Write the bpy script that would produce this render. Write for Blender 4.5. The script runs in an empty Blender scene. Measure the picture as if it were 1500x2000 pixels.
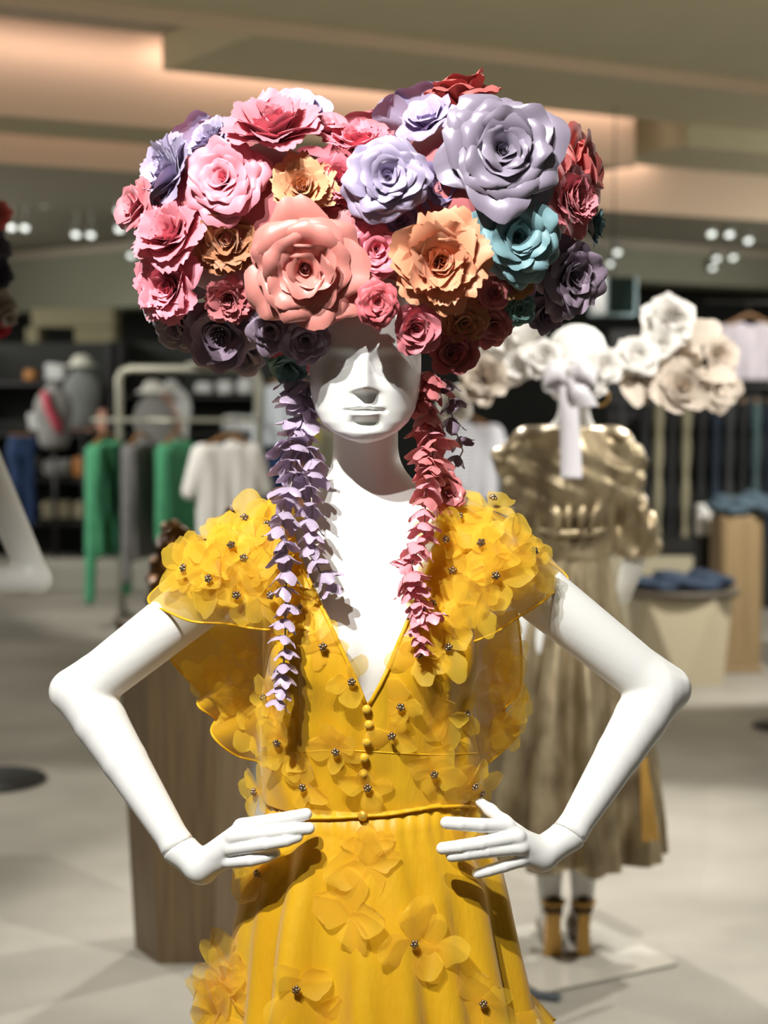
import bpy, math, random
import numpy as np
from mathutils import Vector, Matrix
from mathutils.bvhtree import BVHTree

scn = bpy.context.scene
COL = scn.collection
RNG = random.Random(7)

# ---------------------------------------------------------------- camera
FPX = 3200.0                                   # focal length in pixels of the 1500 x 2000 frame
TILT = math.atan(272.0 / FPX)                  # the lens looks slightly down; horizon at row 728
CAM = np.array((0.0, -2.133, 1.65))
cam_data = bpy.data.cameras.new('camera')
cam_data.sensor_fit = 'VERTICAL'
cam_data.sensor_height = 36.0
cam_data.sensor_width = 27.0
cam_data.lens = FPX / 2000.0 * 36.0
cam_data.clip_start = 0.05
cam_data.dof.use_dof = True
cam_data.dof.focus_distance = 2.06
cam_data.dof.aperture_fstop = 3.6
cam = bpy.data.objects.new('camera', cam_data)
cam.location = CAM
cam.rotation_euler = (math.pi / 2 - TILT, 0, 0)
COL.objects.link(cam)
scn.camera = cam

# ---------------------------------------------------------------- exposure, world
scn.view_settings.view_transform = 'Standard'
scn.view_settings.look = 'None'
scn.view_settings.exposure = 0.0
scn.view_settings.gamma = 1.0
scn.view_settings.use_curve_mapping = False
world = bpy.data.worlds.new('shop_air')
scn.world = world
world.use_nodes = True
world.node_tree.nodes['Background'].inputs[0].default_value = (1.0, 0.95, 0.86, 1)
world.node_tree.nodes['Background'].inputs[1].default_value = 0.13
scn.cycles.max_bounces = 7
scn.cycles.transparent_max_bounces = 12
scn.cycles.sample_clamp_indirect = 6.0
scn.cycles.use_denoising = True


def lamp_spot(name, loc, target, power, size_deg, radius, color, blend=0.35):
    d = bpy.data.lights.new(name, 'SPOT')
    d.energy = power
    d.spot_size = math.radians(size_deg)
    d.spot_blend = blend
    d.shadow_soft_size = radius
    d.color = color
    o = bpy.data.objects.new(name, d)
    o.location = loc
    o.rotation_euler = (Vector(target) - Vector(loc)).to_track_quat('-Z', 'Y').to_euler()
    COL.objects.link(o)
    return o


def lamp_area(name, loc, target, power, sx, sy, color):
    d = bpy.data.lights.new(name, 'AREA')
    d.shape = 'RECTANGLE'
    d.energy = power
    d.size = sx
    d.size_y = sy
    d.color = color
    o = bpy.data.objects.new(name, d)
    o.location = loc
    o.rotation_euler = (Vector(target) - Vector(loc)).to_track_quat('-Z', 'Y').to_euler()
    COL.objects.link(o)
    return o


# the two ceiling spots trained on the dressed mannequin
KEYC = (1.0, 0.985, 0.95)
WARM = (1.0, 0.975, 0.93)
lamp_spot('spot_key', (-0.70, -1.56, 3.25), (-0.02, 0.0, 1.40), 365, 50, 0.022, KEYC)
lamp_spot('spot_key', (-0.42, -1.74, 3.25), (-0.02, 0.0, 1.35), 150, 50, 0.022, KEYC)
# spots over the neighbouring displays and the floor
lamp_spot('spot_display', (1.2, 0.9, 3.2), (0.55, 2.4, 1.25), 300, 50, 0.03, WARM)
lamp_spot('spot_display', (1.9, 3.9, 3.2), (1.1, 2.5, 0.0), 420, 66, 0.06, WARM)
lamp_spot('spot_display', (-0.2, 4.2, 2.95), (0.5, 2.7, 0.0), 260, 66, 0.06, WARM)
lamp_spot('spot_display', (-2.6, 4.6, 2.95), (-1.4, 3.0, 0.0), 240, 60, 0.06, WARM)
lamp_spot('spot_display', (-2.6, 6.0, 2.9), (-1.2, 8.8, 1.0), 400, 50, 0.05, WARM)
lamp_spot('spot_display', (2.4, 5.0, 2.9), (1.6, 7.2, 0.5), 520, 54, 0.05, WARM)
lamp_spot('spot_display', (3.0, 6.6, 2.8), (1.9, 9.0, 1.5), 300, 50, 0.05, WARM)
lamp_spot('spot_display', (-4.2, 9.8, 2.8), (-2.8, 12.5, 1.3), 190, 60, 0.05, WARM)
# unseen fill lamps added out of frame, brightening the floor and the ceiling
for _x, _y in ((-4.6, 3.5), (4.6, 3.5), (-5.2, 9.5), (5.2, 9.5), (-6.2, 13.5), (6.2, 13.5)):
    lamp_area('unseen_fill_down', (_x, _y, 2.7), (_x * .75, _y, 0), 62, 2.6, .5, WARM)
    lamp_area('unseen_fill_up', (_x, _y, 2.45), (_x * .35, _y + .3, 3.9), 30, 3.0, .4, (1.0, .96, .86))


# ---------------------------------------------------------------- measuring helpers
_ct, _st = math.cos(TILT), math.sin(TILT)


def P(u, v, Y):
    """Point of the place seen at column u, row v, standing at distance Y behind the mannequin's plane."""
    a = (u - 750.0) / FPX
    b = (1000.0 - v) / FPX
    dy = _ct + b * _st
    dz = -_st + b * _ct
    s = (Y - CAM[1]) / dy
    return np.array((a * s, Y, CAM[2] + dz * s))


def PZ(u, v, z):
    """Point at column u, row v on the level z."""
    a = (u - 750.0) / FPX
    b = (1000.0 - v) / FPX
    dy = _ct + b * _st
    dz = -_st + b * _ct
    s = (z - CAM[2]) / dz
    return np.array((a * s, CAM[1] + dy * s, z))


def DEPTH(v):
    """Y of the floor seen at row v."""
    return PZ(750, v, 0.0)[1]


def XZ(pts, Y):
    return np.array([P(u, v, Y) for u, v in pts])


def norm(a):
    a = np.asarray(a, float)
    return a / (np.linalg.norm(a) + 1e-12)


# ---------------------------------------------------------------- object helpers
ROOTLOC = {}


def origin_of(o):
    l = Vector((0, 0, 0))
    while o is not None:
        l = l + o.location
        o = o.parent
    return np.array(l)


def tag(o, label=None, cat=None, group=None, kind=None):
    if label: o['label'] = label
    if cat: o['category'] = cat
    if group: o['group'] = group
    if kind: o['kind'] = kind
    return o


def thing(name, loc, label, cat, group=None):
    o = bpy.data.objects.new(name, None)
    o.empty_display_size = 0.05
    o.location = tuple(float(x) for x in loc)
    COL.objects.link(o)
    return tag(o, label, cat, group)


def mk(name, verts, faces, mat, parent=None, smooth=True, label=None):
    """Link one mesh object; vertices are given in world space."""
    v = np.asarray(verts, float)
    if parent is not None:
        v = v - origin_of(parent)
    me = bpy.data.meshes.new(name)
    me.from_pydata(v.tolist(), [], [tuple(int(i) for i in f) for f in faces])
    if smooth:
        me.polygons.foreach_set('use_smooth', [True] * len(me.polygons))
    me.update()
    if mat is not None:
        for m in (mat if isinstance(mat, (list, tuple)) else [mat]):
            me.materials.append(m)
    o = bpy.data.objects.new(name, me)
    COL.objects.link(o)
    if parent is not None:
        o.parent = parent
    if label: o['label'] = label
    return o


def inst(src, name, parent=None, M=None):
    """A copy that shares its mesh, placed by the world matrix M."""
    o = src.copy()
    o.name = name
    COL.objects.link(o)
    o.parent = parent
    if M is not None:
        if parent is not None:
            M = Matrix.Translation(-Vector(origin_of(parent))) @ M
        o.matrix_basis = M
    return o


def copy_tree(o, parent=None):
    c = o.copy()
    COL.objects.link(c)
    c.parent = parent
    for ch in list(o.children):
        copy_tree(ch, c)
    return c


def structure(o):
    o['kind'] = 'structure'
    return o


class MB:
    """Collects quads and tubes, then links them as one mesh."""
    def __init__(s): s.v = []; s.f = []
    def add(s, v, f):
        n = len(s.v)
        s.v += [tuple(float(c) for c in p) for p in v]
        s.f += [tuple(i + n for i in q) for q in f]
        return s
    def box(s, c, d, rz=0.0, bev=0.0, tilt=None):
        """box of size d centred at c, chamfered by bev."""
        hx, hy, hz = d[0] / 2, d[1] / 2, d[2] / 2
        b = min(bev, hx * .9, hy * .9, hz * .9)
        R = Matrix.Rotation(rz, 3, 'Z')
        if tilt is not None: R = R @ tilt
        R = np.array(R)
        if b <= 0:
            pts = [(x, y, z) for z in (-hz, hz) for x, y in ((-hx, -hy), (hx, -hy), (hx, hy), (-hx, hy))]
            f = [(3, 2, 1, 0), (4, 5, 6, 7), (0, 1, 5, 4), (1, 2, 6, 5), (2, 3, 7, 6), (3, 0, 4, 7)]
        else:
            pts = []
            ring = [(-hx + b, -hy), (hx - b, -hy), (hx, -hy + b), (hx, hy - b), (hx - b, hy), (-hx + b, hy), (-hx, hy - b), (-hx, -hy + b)]
            inn = [(x * (hx - b) / hx, y * (hy - b) / hy) for x, y in ring]
            for z, rg in ((-hz, inn), (-hz + b, ring), (hz - b, ring), (hz, inn)):
                pts += [(x, y, z) for x, y in rg]
            f = [tuple(range(7, -1, -1)), tuple(range(24, 32))]
            for k in range(3):
                for i in range(8):
                    j = (i + 1) % 8
                    f.append((k * 8 + i, k * 8 + j, k * 8 + 8 + j, k * 8 + 8 + i))
        pts = np.array(pts) @ R.T + np.array(c)
        return s.add(pts, f)
    def tube(s, path, r, n=10, cap=True):
        path = [np.array(p, float) for p in path]
        rr = r if hasattr(r, '__len__') else [r] * len(path)
        up = np.array((0, 0, 1.0))
        rings = []
        prev = None
        for i, p in enumerate(path):
            t = norm(path[min(i + 1, len(path) - 1)] - path[max(i - 1, 0)])
            if prev is None:
                a = np.cross(t, up)
                if np.linalg.norm(a) < 1e-3: a = np.cross(t, (1.0, 0, 0))
            else:
                a = prev - t * np.dot(prev, t)
            a = norm(a); b = np.cross(t, a); prev = a
            rings.append([p + rr[i] * (math.cos(k * 2 * math.pi / n) * a + math.sin(k * 2 * math.pi / n) * b) for k in range(n)])
        v = [q for rg in rings for q in rg]
        f = []
        for i in range(len(path) - 1):
            for k in range(n):
                l = (k + 1) % n
                f.append((i * n + k, i * n + l, (i + 1) * n + l, (i + 1) * n + k))
        if cap:
            f.append(tuple(range(n - 1, -1, -1)))
            f.append(tuple(range((len(path) - 1) * n, len(path) * n)))
        return s.add(v, f)
    def lathe(s, prof, c=(0, 0, 0), n=32, R=None, sx=1.0, sy=1.0):
        """prof: (radius, height) pairs, turned about the axis through c."""
        v = []
        for r, z in prof:
            for k in range(n):
                a = 2 * math.pi * k / n
                v.append((r * math.cos(a) * sx, r * math.sin(a) * sy, z))
        v = np.array(v)
        if R is not None: v = v @ np.array(R).T
        v = v + np.array(c)
        f = []
        for i in range(len(prof) - 1):
            for k in range(n):
                l = (k + 1) % n
                f.append((i * n + k, i * n + l, (i + 1) * n + l, (i + 1) * n + k))
        f.append(tuple(range(n - 1, -1, -1)))
        f.append(tuple(range((len(prof) - 1) * n, len(prof) * n)))
        return s.add(v, f)
    def ball(s, c, r, n=12, m=8, sc=(1, 1, 1)):
        prof = [(max(1e-5, r * math.sin(math.pi * i / m)), -r * math.cos(math.pi * i / m)) for i in range(m + 1)]
        k0 = len(s.v)
        s.lathe(prof, (0, 0, 0), n)
        for i in range(k0, len(s.v)):
            x, y, z = s.v[i]
            s.v[i] = (x * sc[0] + c[0], y * sc[1] + c[1], z * sc[2] + c[2])
        return s
    def build(s, name, mat, parent=None, smooth=False, label=None):
        return mk(name, s.v, s.f, mat, parent, smooth, label)


def grid_faces(nu, nv, wrap=False):
    f = []
    for i in range(nu - 1):
        for j in range(nv if wrap else nv - 1):
            k = (j + 1) % nv
            f.append((i * nv + j, i * nv + k, (i + 1) * nv + k, (i + 1) * nv + j))
    return f


# ---------------------------------------------------------------- implicit surfaces
def ax(*segs):
    """Axis positions from (start, stop, step) runs."""
    out = []
    for a, b, h in segs:
        n = max(1, int(round((b - a) / h)))
        out.append(np.linspace(a, b, n, endpoint=False))
    out.append(np.array([segs[-1][1]]))
    return np.concatenate(out)


def surface_nets(fun, X, Y, Z):
    nx, ny, nz = len(X), len(Y), len(Z)
    F = np.empty((nx, ny, nz), np.float32)
    CH = max(1, int(1.2e6 // (ny * nz)))
    for i in range(0, nx, CH):
        gx, gy, gz = np.meshgrid(X[i:i + CH], Y, Z, indexing='ij')
        F[i:i + CH] = fun(gx, gy, gz)
    S = F < 0
    acc = np.zeros((nx - 1, ny - 1, nz - 1, 3), np.float32)
    cnt = np.zeros((nx - 1, ny - 1, nz - 1), np.float32)
    A = [X, Y, Z]
    cs = (slice(0, -1), slice(1, None))
    for axis in range(3):
        o1, o2 = [a for a in range(3) if a != axis]
        for b1 in (0, 1):
            for b2 in (0, 1):
                sl0 = [None] * 3; sl1 = [None] * 3
                sl0[axis] = cs[0]; sl1[axis] = cs[1]
                sl0[o1] = sl1[o1] = cs[b1]; sl0[o2] = sl1[o2] = cs[b2]
                f0 = F[tuple(sl0)]; f1 = F[tuple(sl1)]
                m = (f0 < 0) != (f1 < 0)
                idx = np.nonzero(m)
                t = f0[idx] / (f0[idx] - f1[idx])
                p = [None] * 3
                p[axis] = A[axis][idx[axis]] * (1 - t) + A[axis][idx[axis] + 1] * t
                p[o1] = A[o1][idx[o1] + b1]; p[o2] = A[o2][idx[o2] + b2]
                for c in range(3): acc[idx + (np.full(len(t), c),)] += p[c]
                cnt[idx] += 1
    cell = np.full(cnt.shape, -1, np.int64)
    act = np.nonzero(cnt > 0)
    cell[act] = np.arange(len(act[0]))
    V = acc[act] / cnt[act][:, None]
    faces = []
    for axis in range(3):
        o1, o2 = (axis + 1) % 3, (axis + 2) % 3
        sl0 = [slice(1, -1)] * 3; sl1 = [slice(1, -1)] * 3
        sl0[axis] = slice(0, -1); sl1[axis] = slice(1, None)
        s0 = S[tuple(sl0)]; s1 = S[tuple(sl1)]
        for flip in (False, True):
            m = (s0 & ~s1) if not flip else (~s0 & s1)
            idx = list(np.nonzero(m))
            base = [None] * 3
            for a in range(3): base[a] = idx[a] + (0 if a == axis else 1)
            def cc(d1, d2):
                q = list(base); q[o1] = q[o1] + d1; q[o2] = q[o2] + d2
                return cell[tuple(q)]
            q = np.stack([cc(-1, -1), cc(0, -1), cc(0, 0), cc(-1, 0)], 1)
            if flip: q = q[:, ::-1]
            faces.append(q)
    return V, np.concatenate(faces)


def sm(a, b, k):
    h = np.clip(0.5 + 0.5 * (b - a) / k, 0, 1)
    return b + (a - b) * h - k * h * (1 - h)


def smax(a, b, k):
    return -sm(-a, -b, k)


def ell(x, y, z, c, r):
    px, py, pz = (x - c[0]), (y - c[1]), (z - c[2])
    k0 = np.sqrt((px / r[0]) ** 2 + (py / r[1]) ** 2 + (pz / r[2]) ** 2)
    k1 = np.sqrt((px / r[0] ** 2) ** 2 + (py / r[1] ** 2) ** 2 + (pz / r[2] ** 2) ** 2) + 1e-9
    return k0 * (k0 - 1) / k1


def cone(x, y, z, a, b, ra, rb, flat=1.0):
    """Tapered capsule from a to b."""
    a = np.asarray(a, float); b = np.asarray(b, float)
    d = b - a
    L2 = float(d @ d) + 1e-12
    t = np.clip(((x - a[0]) * d[0] + (y - a[1]) * d[1] + (z - a[2]) * d[2]) / L2, 0, 1)
    qx, qy, qz = x - a[0] - t * d[0], y - a[1] - t * d[1], z - a[2] - t * d[2]
    return np.sqrt(qx * qx + qy * qy * flat + qz * qz) - (ra + (rb - ra) * t)


def chain(x, y, z, pts, rad, k=0.006):
    d = None
    for i in range(len(pts) - 1):
        e = cone(x, y, z, pts[i], pts[i + 1], rad[i], rad[i + 1])
        d = e if d is None else sm(d, e, k)
    return d


def rbox(x, y, z, c, h, r):
    qx, qy, qz = np.abs(x - c[0]) - h[0] + r, np.abs(y - c[1]) - h[1] + r, np.abs(z - c[2]) - h[2] + r
    return np.sqrt(np.maximum(qx, 0) ** 2 + np.maximum(qy, 0) ** 2 + np.maximum(qz, 0) ** 2) + np.minimum(np.maximum(qx, np.maximum(qy, qz)), 0) - r


def sdf_obj(name, fun, lo, hi, h, mat, parent=None, label=None):
    V, Fc = surface_nets(fun, ax((lo[0], hi[0], h)), ax((lo[1], hi[1], h)), ax((lo[2], hi[2], h)))
    return mk(name, V, Fc, mat, parent, True, label)


def relax(V, faces, it=2, lam=0.5):
    V = np.array(V, float); F = np.array(faces)
    e = np.concatenate([F[:, [0, 1]], F[:, [1, 2]], F[:, [2, 3]], F[:, [3, 0]]])
    for _ in range(it):
        s = np.zeros_like(V); c = np.zeros(len(V))
        np.add.at(s, e[:, 0], V[e[:, 1]]); np.add.at(c, e[:, 0], 1)
        np.add.at(s, e[:, 1], V[e[:, 0]]); np.add.at(c, e[:, 1], 1)
        V = V + lam * (s / np.maximum(c, 1)[:, None] - V)
    return V


def clip(verts, faces, g):
    """Keep the side of a mesh where g >= 0, cutting its faces along g = 0."""
    verts = [tuple(v) for v in np.asarray(verts, float)]
    gv = list(g(np.array(verts)))
    cut = {}
    out = []
    def mid(i, j):
        key = (min(i, j), max(i, j))
        if key not in cut:
            a, b = key
            t = gv[a] / (gv[a] - gv[b])
            cut[key] = len(verts)
            verts.append(tuple(np.array(verts[a]) * (1 - t) + np.array(verts[b]) * t)); gv.append(0.0)
        return cut[key]
    for f in faces:
        s = [gv[i] >= 0 for i in f]
        if all(s): out.append(tuple(f)); continue
        if not any(s): continue
        poly = []
        for q in range(len(f)):
            i, j = int(f[q]), int(f[(q + 1) % len(f)])
            if gv[i] >= 0: poly.append(i)
            if (gv[i] >= 0) != (gv[j] >= 0): poly.append(mid(i, j))
        if len(poly) >= 3: out.append(tuple(poly))
    used = sorted({i for f in out for i in f})
    mp = {i: k for k, i in enumerate(used)}
    return np.array([verts[i] for i in used]), [tuple(mp[i] for i in f) for f in out]


def bvh_of(verts, faces):
    return BVHTree.FromPolygons([tuple(v) for v in np.asarray(verts, float).tolist()], [tuple(int(i) for i in f) for f in faces])


def hit(trees, u, v):
    """Nearest point of the given surfaces on the line of sight through (u, v): point, normal towards the viewer."""
    d = Vector(norm(P(u, v, 0.0) - CAM))
    best = None
    for t in trees:
        loc, nrm, i, dist = t.ray_cast(Vector(CAM), d)
        if loc is not None and (best is None or dist < best[2]):
            if nrm.dot(d) > 0: nrm = -nrm
            best = (np.array(loc), np.array(nrm), dist)
    return (None, None) if best is None else (best[0], best[1])


# ---------------------------------------------------------------- materials
def lin(c):
    out = []
    for x in c[:3]:
        x = x / 255.0
        out.append(x / 12.92 if x <= 0.04045 else ((x + 0.055) / 1.055) ** 2.4)
    return (*out, 1.0)


def setp(b, **kw):
    names = {'rough': 'Roughness', 'metal': 'Metallic', 'spec': 'Specular IOR Level', 'sheen': 'Sheen Weight', 'coat': 'Coat Weight',
             'trans': 'Transmission Weight', 'sss': 'Subsurface Weight', 'alpha': 'Alpha', 'aniso': 'Anisotropic', 'ior': 'IOR'}
    for k, v in kw.items(): b.inputs[names[k]].default_value = v


def mat(name, c, c2=None, scale=20.0, detail=4.0, bump=0.0, bscale=None, stretch=(1, 1, 1), emit=0.0, translucent=0.0, clear=0.0, **kw):
    """Principled surface; a second colour mixes in by noise; bump adds relief; translucent / clear suit thin paper and organza."""
    m = bpy.data.materials.new(name)
    m.use_nodes = True
    nt = m.node_tree
    b = nt.nodes['Principled BSDF']
    out = nt.nodes['Material Output']
    b.inputs['Base Color'].default_value = lin(c)
    kw.setdefault('rough', 0.6)
    setp(b, **kw)
    tc = nt.nodes.new('ShaderNodeTexCoord')
    mp = nt.nodes.new('ShaderNodeMapping')
    mp.inputs['Scale'].default_value = stretch
    nt.links.new(tc.outputs['Object'], mp.inputs['Vector'])
    src = None
    if c2 is not None:
        nz = nt.nodes.new('ShaderNodeTexNoise')
        nz.inputs['Scale'].default_value = scale
        nz.inputs['Detail'].default_value = detail
        nt.links.new(mp.outputs[0], nz.inputs['Vector'])
        mx = nt.nodes.new('ShaderNodeMix'); mx.data_type = 'RGBA'
        mx.inputs[6].default_value = lin(c); mx.inputs[7].default_value = lin(c2)
        rp = nt.nodes.new('ShaderNodeMapRange')
        rp.inputs[1].default_value = 0.35; rp.inputs[2].default_value = 0.65
        nt.links.new(nz.outputs[0], rp.inputs[0])
        nt.links.new(rp.outputs[0], mx.inputs[0])
        nt.links.new(mx.outputs[2], b.inputs['Base Color'])
        src = mx.outputs[2]
    if bump > 0:
        n2 = nt.nodes.new('ShaderNodeTexNoise')
        n2.inputs['Scale'].default_value = bscale or scale
        n2.inputs['Detail'].default_value = detail
        nt.links.new(mp.outputs[0], n2.inputs['Vector'])
        bp = nt.nodes.new('ShaderNodeBump')
        bp.inputs['Strength'].default_value = bump
        bp.inputs['Distance'].default_value = 0.01
        nt.links.new(n2.outputs[0], bp.inputs['Height'])
        nt.links.new(bp.outputs[0], b.inputs['Normal'])
    if emit > 0:
        b.inputs['Emission Color'].default_value = lin(c)
        b.inputs['Emission Strength'].default_value = emit
    last = b.outputs[0]
    if translucent > 0:
        tr = nt.nodes.new('ShaderNodeBsdfTranslucent'); tr.inputs[0].default_value = lin(c)
        ms = nt.nodes.new('ShaderNodeMixShader'); ms.inputs[0].default_value = translucent
        nt.links.new(last, ms.inputs[1]); nt.links.new(tr.outputs[0], ms.inputs[2])
        if src is not None: nt.links.new(src, tr.inputs[0])
        last = ms.outputs[0]
    if clear > 0:
        tp = nt.nodes.new('ShaderNodeBsdfTransparent')
        tp.inputs[0].default_value = (1, 0.97, 0.86, 1)
        ms = nt.nodes.new('ShaderNodeMixShader'); ms.inputs[0].default_value = clear
        nt.links.new(last, ms.inputs[1]); nt.links.new(tp.outputs[0], ms.inputs[2])
        last = ms.outputs[0]
    nt.links.new(last, out.inputs[0])
    return m


# ================================================================ the shop around
def floor_material():
    m = mat('polished_concrete', (162, 157, 146), (122, 118, 108), scale=.8, detail=6, rough=.42, spec=.35, bump=.03, bscale=40)
    nt = m.node_tree; b = nt.nodes['Principled BSDF']
    mix = [n for n in nt.nodes if n.type == 'MIX'][0]
    tc = [n for n in nt.nodes if n.type == 'TEX_COORD'][0]
    # speckled terrazzo bands and fine aggregate
    vo = nt.nodes.new('ShaderNodeTexVoronoi'); vo.inputs['Scale'].default_value = 45
    nt.links.new(tc.outputs['Object'], vo.inputs['Vector'])
    rp = nt.nodes.new('ShaderNodeMapRange'); rp.inputs[1].default_value = .05; rp.inputs[2].default_value = .22
    nt.links.new(vo.outputs['Distance'], rp.inputs[0])
    nz = nt.nodes.new('ShaderNodeTexNoise'); nz.inputs['Scale'].default_value = .55
    nt.links.new(tc.outputs['Object'], nz.inputs['Vector'])
    r2 = nt.nodes.new('ShaderNodeMapRange'); r2.inputs[1].default_value = .5; r2.inputs[2].default_value = .62; r2.inputs[4].default_value = .75
    nt.links.new(nz.outputs[0], r2.inputs[0])
    inv = nt.nodes.new('ShaderNodeMath'); inv.operation = 'SUBTRACT'; inv.inputs[0].default_value = 1
    nt.links.new(rp.outputs[0], inv.inputs[1])
    mul = nt.nodes.new('ShaderNodeMath'); mul.operation = 'MULTIPLY'
    nt.links.new(inv.outputs[0], mul.inputs[0]); nt.links.new(r2.outputs[0], mul.inputs[1])
    m2 = nt.nodes.new('ShaderNodeMix'); m2.data_type = 'RGBA'
    m2.inputs[7].default_value = lin((92, 88, 76))
    nt.links.new(mul.outputs[0], m2.inputs[0]); nt.links.new(mix.outputs[2], m2.inputs[6])
    nt.links.new(m2.outputs[2], b.inputs['Base Color'])
    return m


M_FLOOR = floor_material()
M_CEIL = mat('ceiling_paint', (196, 188, 156), (192, 184, 152), scale=3, rough=.8)
M_CEIL2 = mat('ceiling_paint_grey', (164, 160, 142), rough=.8)
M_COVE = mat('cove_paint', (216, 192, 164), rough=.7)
M_DARKWALL = mat('charcoal_wall', (38, 40, 36), (32, 33, 30), scale=2, rough=.75)
M_BULK = mat('olive_grey_bulkhead', (140, 141, 122), rough=.8)
M_TRIM = mat('pale_metal_trim', (176, 166, 148), rough=.5)
M_BLACK = mat('black_steel', (20, 20, 19), rough=.5)

structure(MB().box((0, 6.5, -.05), (26, 28, .1)).build('floor', M_FLOOR))
structure(MB().box((0, 6.5, 3.85), (26, 28, .1)).build('ceiling', M_CEIL2))
structure(MB().box((0, 19.6, 1.9), (26, .2, 3.8)).build('wall_back', M_DARKWALL))
structure(MB().box((-9.0, 6.5, 1.9), (.2, 28, 3.8)).build('wall_left', M_DARKWALL))
structure(MB().box((9.0, 6.5, 1.9), (.2, 28, 3.8)).build('wall_right', M_DARKWALL))

CA = math.radians(31)
CE = np.array((math.cos(CA), math.sin(CA))); CN = np.array((-math.sin(CA), math.cos(CA)))


def en(u, v, z):
    p = PZ(u, v, z)[:2]
    return float(p @ CE), float(p @ CN)


def slab(e0, e1, n0, n1, z0, z1, m, name='trim_1'):
    c = CE * (e0 + e1) / 2 + CN * (n0 + n1) / 2
    return structure(MB().box((c[0], c[1], (z0 + z1) / 2), (e1 - e0, n1 - n0, z1 - z0), CA, .004).build(name, m))


N1 = (en(130, 18, 3.25)[1] + en(1500, 182, 3.25)[1]) / 2
N2 = (en(385, 190, 3.2)[1] + en(1260, 258, 3.2)[1]) / 2
E370 = en(372, 120, 3.25)[0]
E1262 = en(1262, 290, 3.1)[0]
N3 = (en(150, 300, 3.0)[1] + en(1220, 345, 3.0)[1]) / 2
E1310 = en(1312, 370, 3.0)[0]
E300 = en(300, 320, 3.0)[0]
slab(-12, 12, -8, N1, 3.31, 3.5, M_CEIL, 'trim_2')                    # nearest dropped panel
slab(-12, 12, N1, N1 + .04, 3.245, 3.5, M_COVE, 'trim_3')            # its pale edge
slab(-12, E370 - .02, N1 + .04, N2 - .24, 3.44, 3.5, M_CEIL2, 'trim_16')
slab(E370, 12, N1 + .04, N2 - .22, 3.26, 3.5, M_CEIL, 'trim_4')
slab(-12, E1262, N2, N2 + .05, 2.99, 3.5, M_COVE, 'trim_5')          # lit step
slab(-12, E1262, N2 + .05, N3 - .20, 3.0, 3.5, M_CEIL, 'trim_6')
slab(E1262 + .25, 12, N2 - .22, N3 - .2, 3.12, 3.5, M_CEIL, 'trim_7')
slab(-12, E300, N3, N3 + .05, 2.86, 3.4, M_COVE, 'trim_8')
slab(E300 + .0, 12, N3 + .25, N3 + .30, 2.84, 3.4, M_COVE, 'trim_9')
slab(-12, E300, N3 + .05, N3 + 2.6, 2.90, 3.4, M_CEIL2, 'trim_10')
slab(E300, 12, N3 + .30, N3 + 2.8, 2.90, 3.4, M_CEIL2, 'trim_11')
slab(-14, 14, N3 + 2.9, N3 + 12, 3.08, 3.3, M_CEIL2, 'trim_17')


def cove(e0, e1, n, z, power):
    c = CE * (e0 + e1) / 2 + CN * n
    t = c + CN * .3
    o = lamp_area('cove_light', (c[0], c[1], z), (t[0], t[1], z - .12), power, e1 - e0, .05, (1.0, .74, .66))
    zc = -norm((CN[0], CN[1], -.55)); xc = np.array((CE[0], CE[1], 0.0)); yc = np.cross(zc, xc)
    o.rotation_euler = Matrix(np.stack([xc, yc, zc], 1).tolist()).to_euler()
    return o


cove(-5.0, E370, N2 - .14, 3.38, 9)
cove(E370, E1262, N2 - .12, 3.40, 6.5)
cove(-4.5, E300, N3 - .12, 3.30, 7)
cove(E300 + 1.0, 7.0, N3 + .12, 3.30, 8)

# bulkheads over the far wall bays, with a pale edge trim
for k, ((u0, v0), (u1, v1), zb_) in enumerate((((-120, 508), (720, 430), 2.36), ((720, 430), (1640, 500), 2.62))):
    a = PZ(u0, v0, 3.05); b = PZ(u1, v1, 3.05)
    d = b - a; L = np.linalg.norm(d[:2]); rz = math.atan2(d[1], d[0])
    nn = np.array((-math.sin(rz), math.cos(rz), 0))
    c = (a + b) / 2
    structure(MB().box(c + nn * .35 + np.array((0, 0, (zb_ + 2.96) / 2 - 3.05)), (L, .7, 2.96 - zb_), rz).build('trim_%d' % (12 + 2 * k), M_BULK))
    structure(MB().box(c + nn * .28 + np.array((0, 0, -.045)), (L, .7, .09), rz).build('trim_%d' % (13 + 2 * k), M_TRIM))
# ================================================================ the white mannequin
M_WHITE = mat('matte_white_lacquer', (231, 231, 227), rough=0.42, spec=0.35)
HX, HZ = P(712, 712, -0.09)[0], P(712, 712, -0.09)[2]
_hz = np.array([-98, -96, -93, -84, -72, -58, -32, -10, 20, 60, 100, 130, 148, 154.])
_hw = np.array([5, 13, 24, 42, 55, 63.5, 70.5, 72, 72, 72, 64, 48, 22, 3.])
_hf = np.array([-66, -74, -79, -83, -84, -85, -87, -88, -91, -92, -82, -60, -28, -5.])
_hb = np.array([-46, -38, -28, -5, 20, 50, 80, 95, 103, 105, 98, 78, 40, 12.])


def gs(a, s): return np.exp(-(a / s) ** 2)


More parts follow.
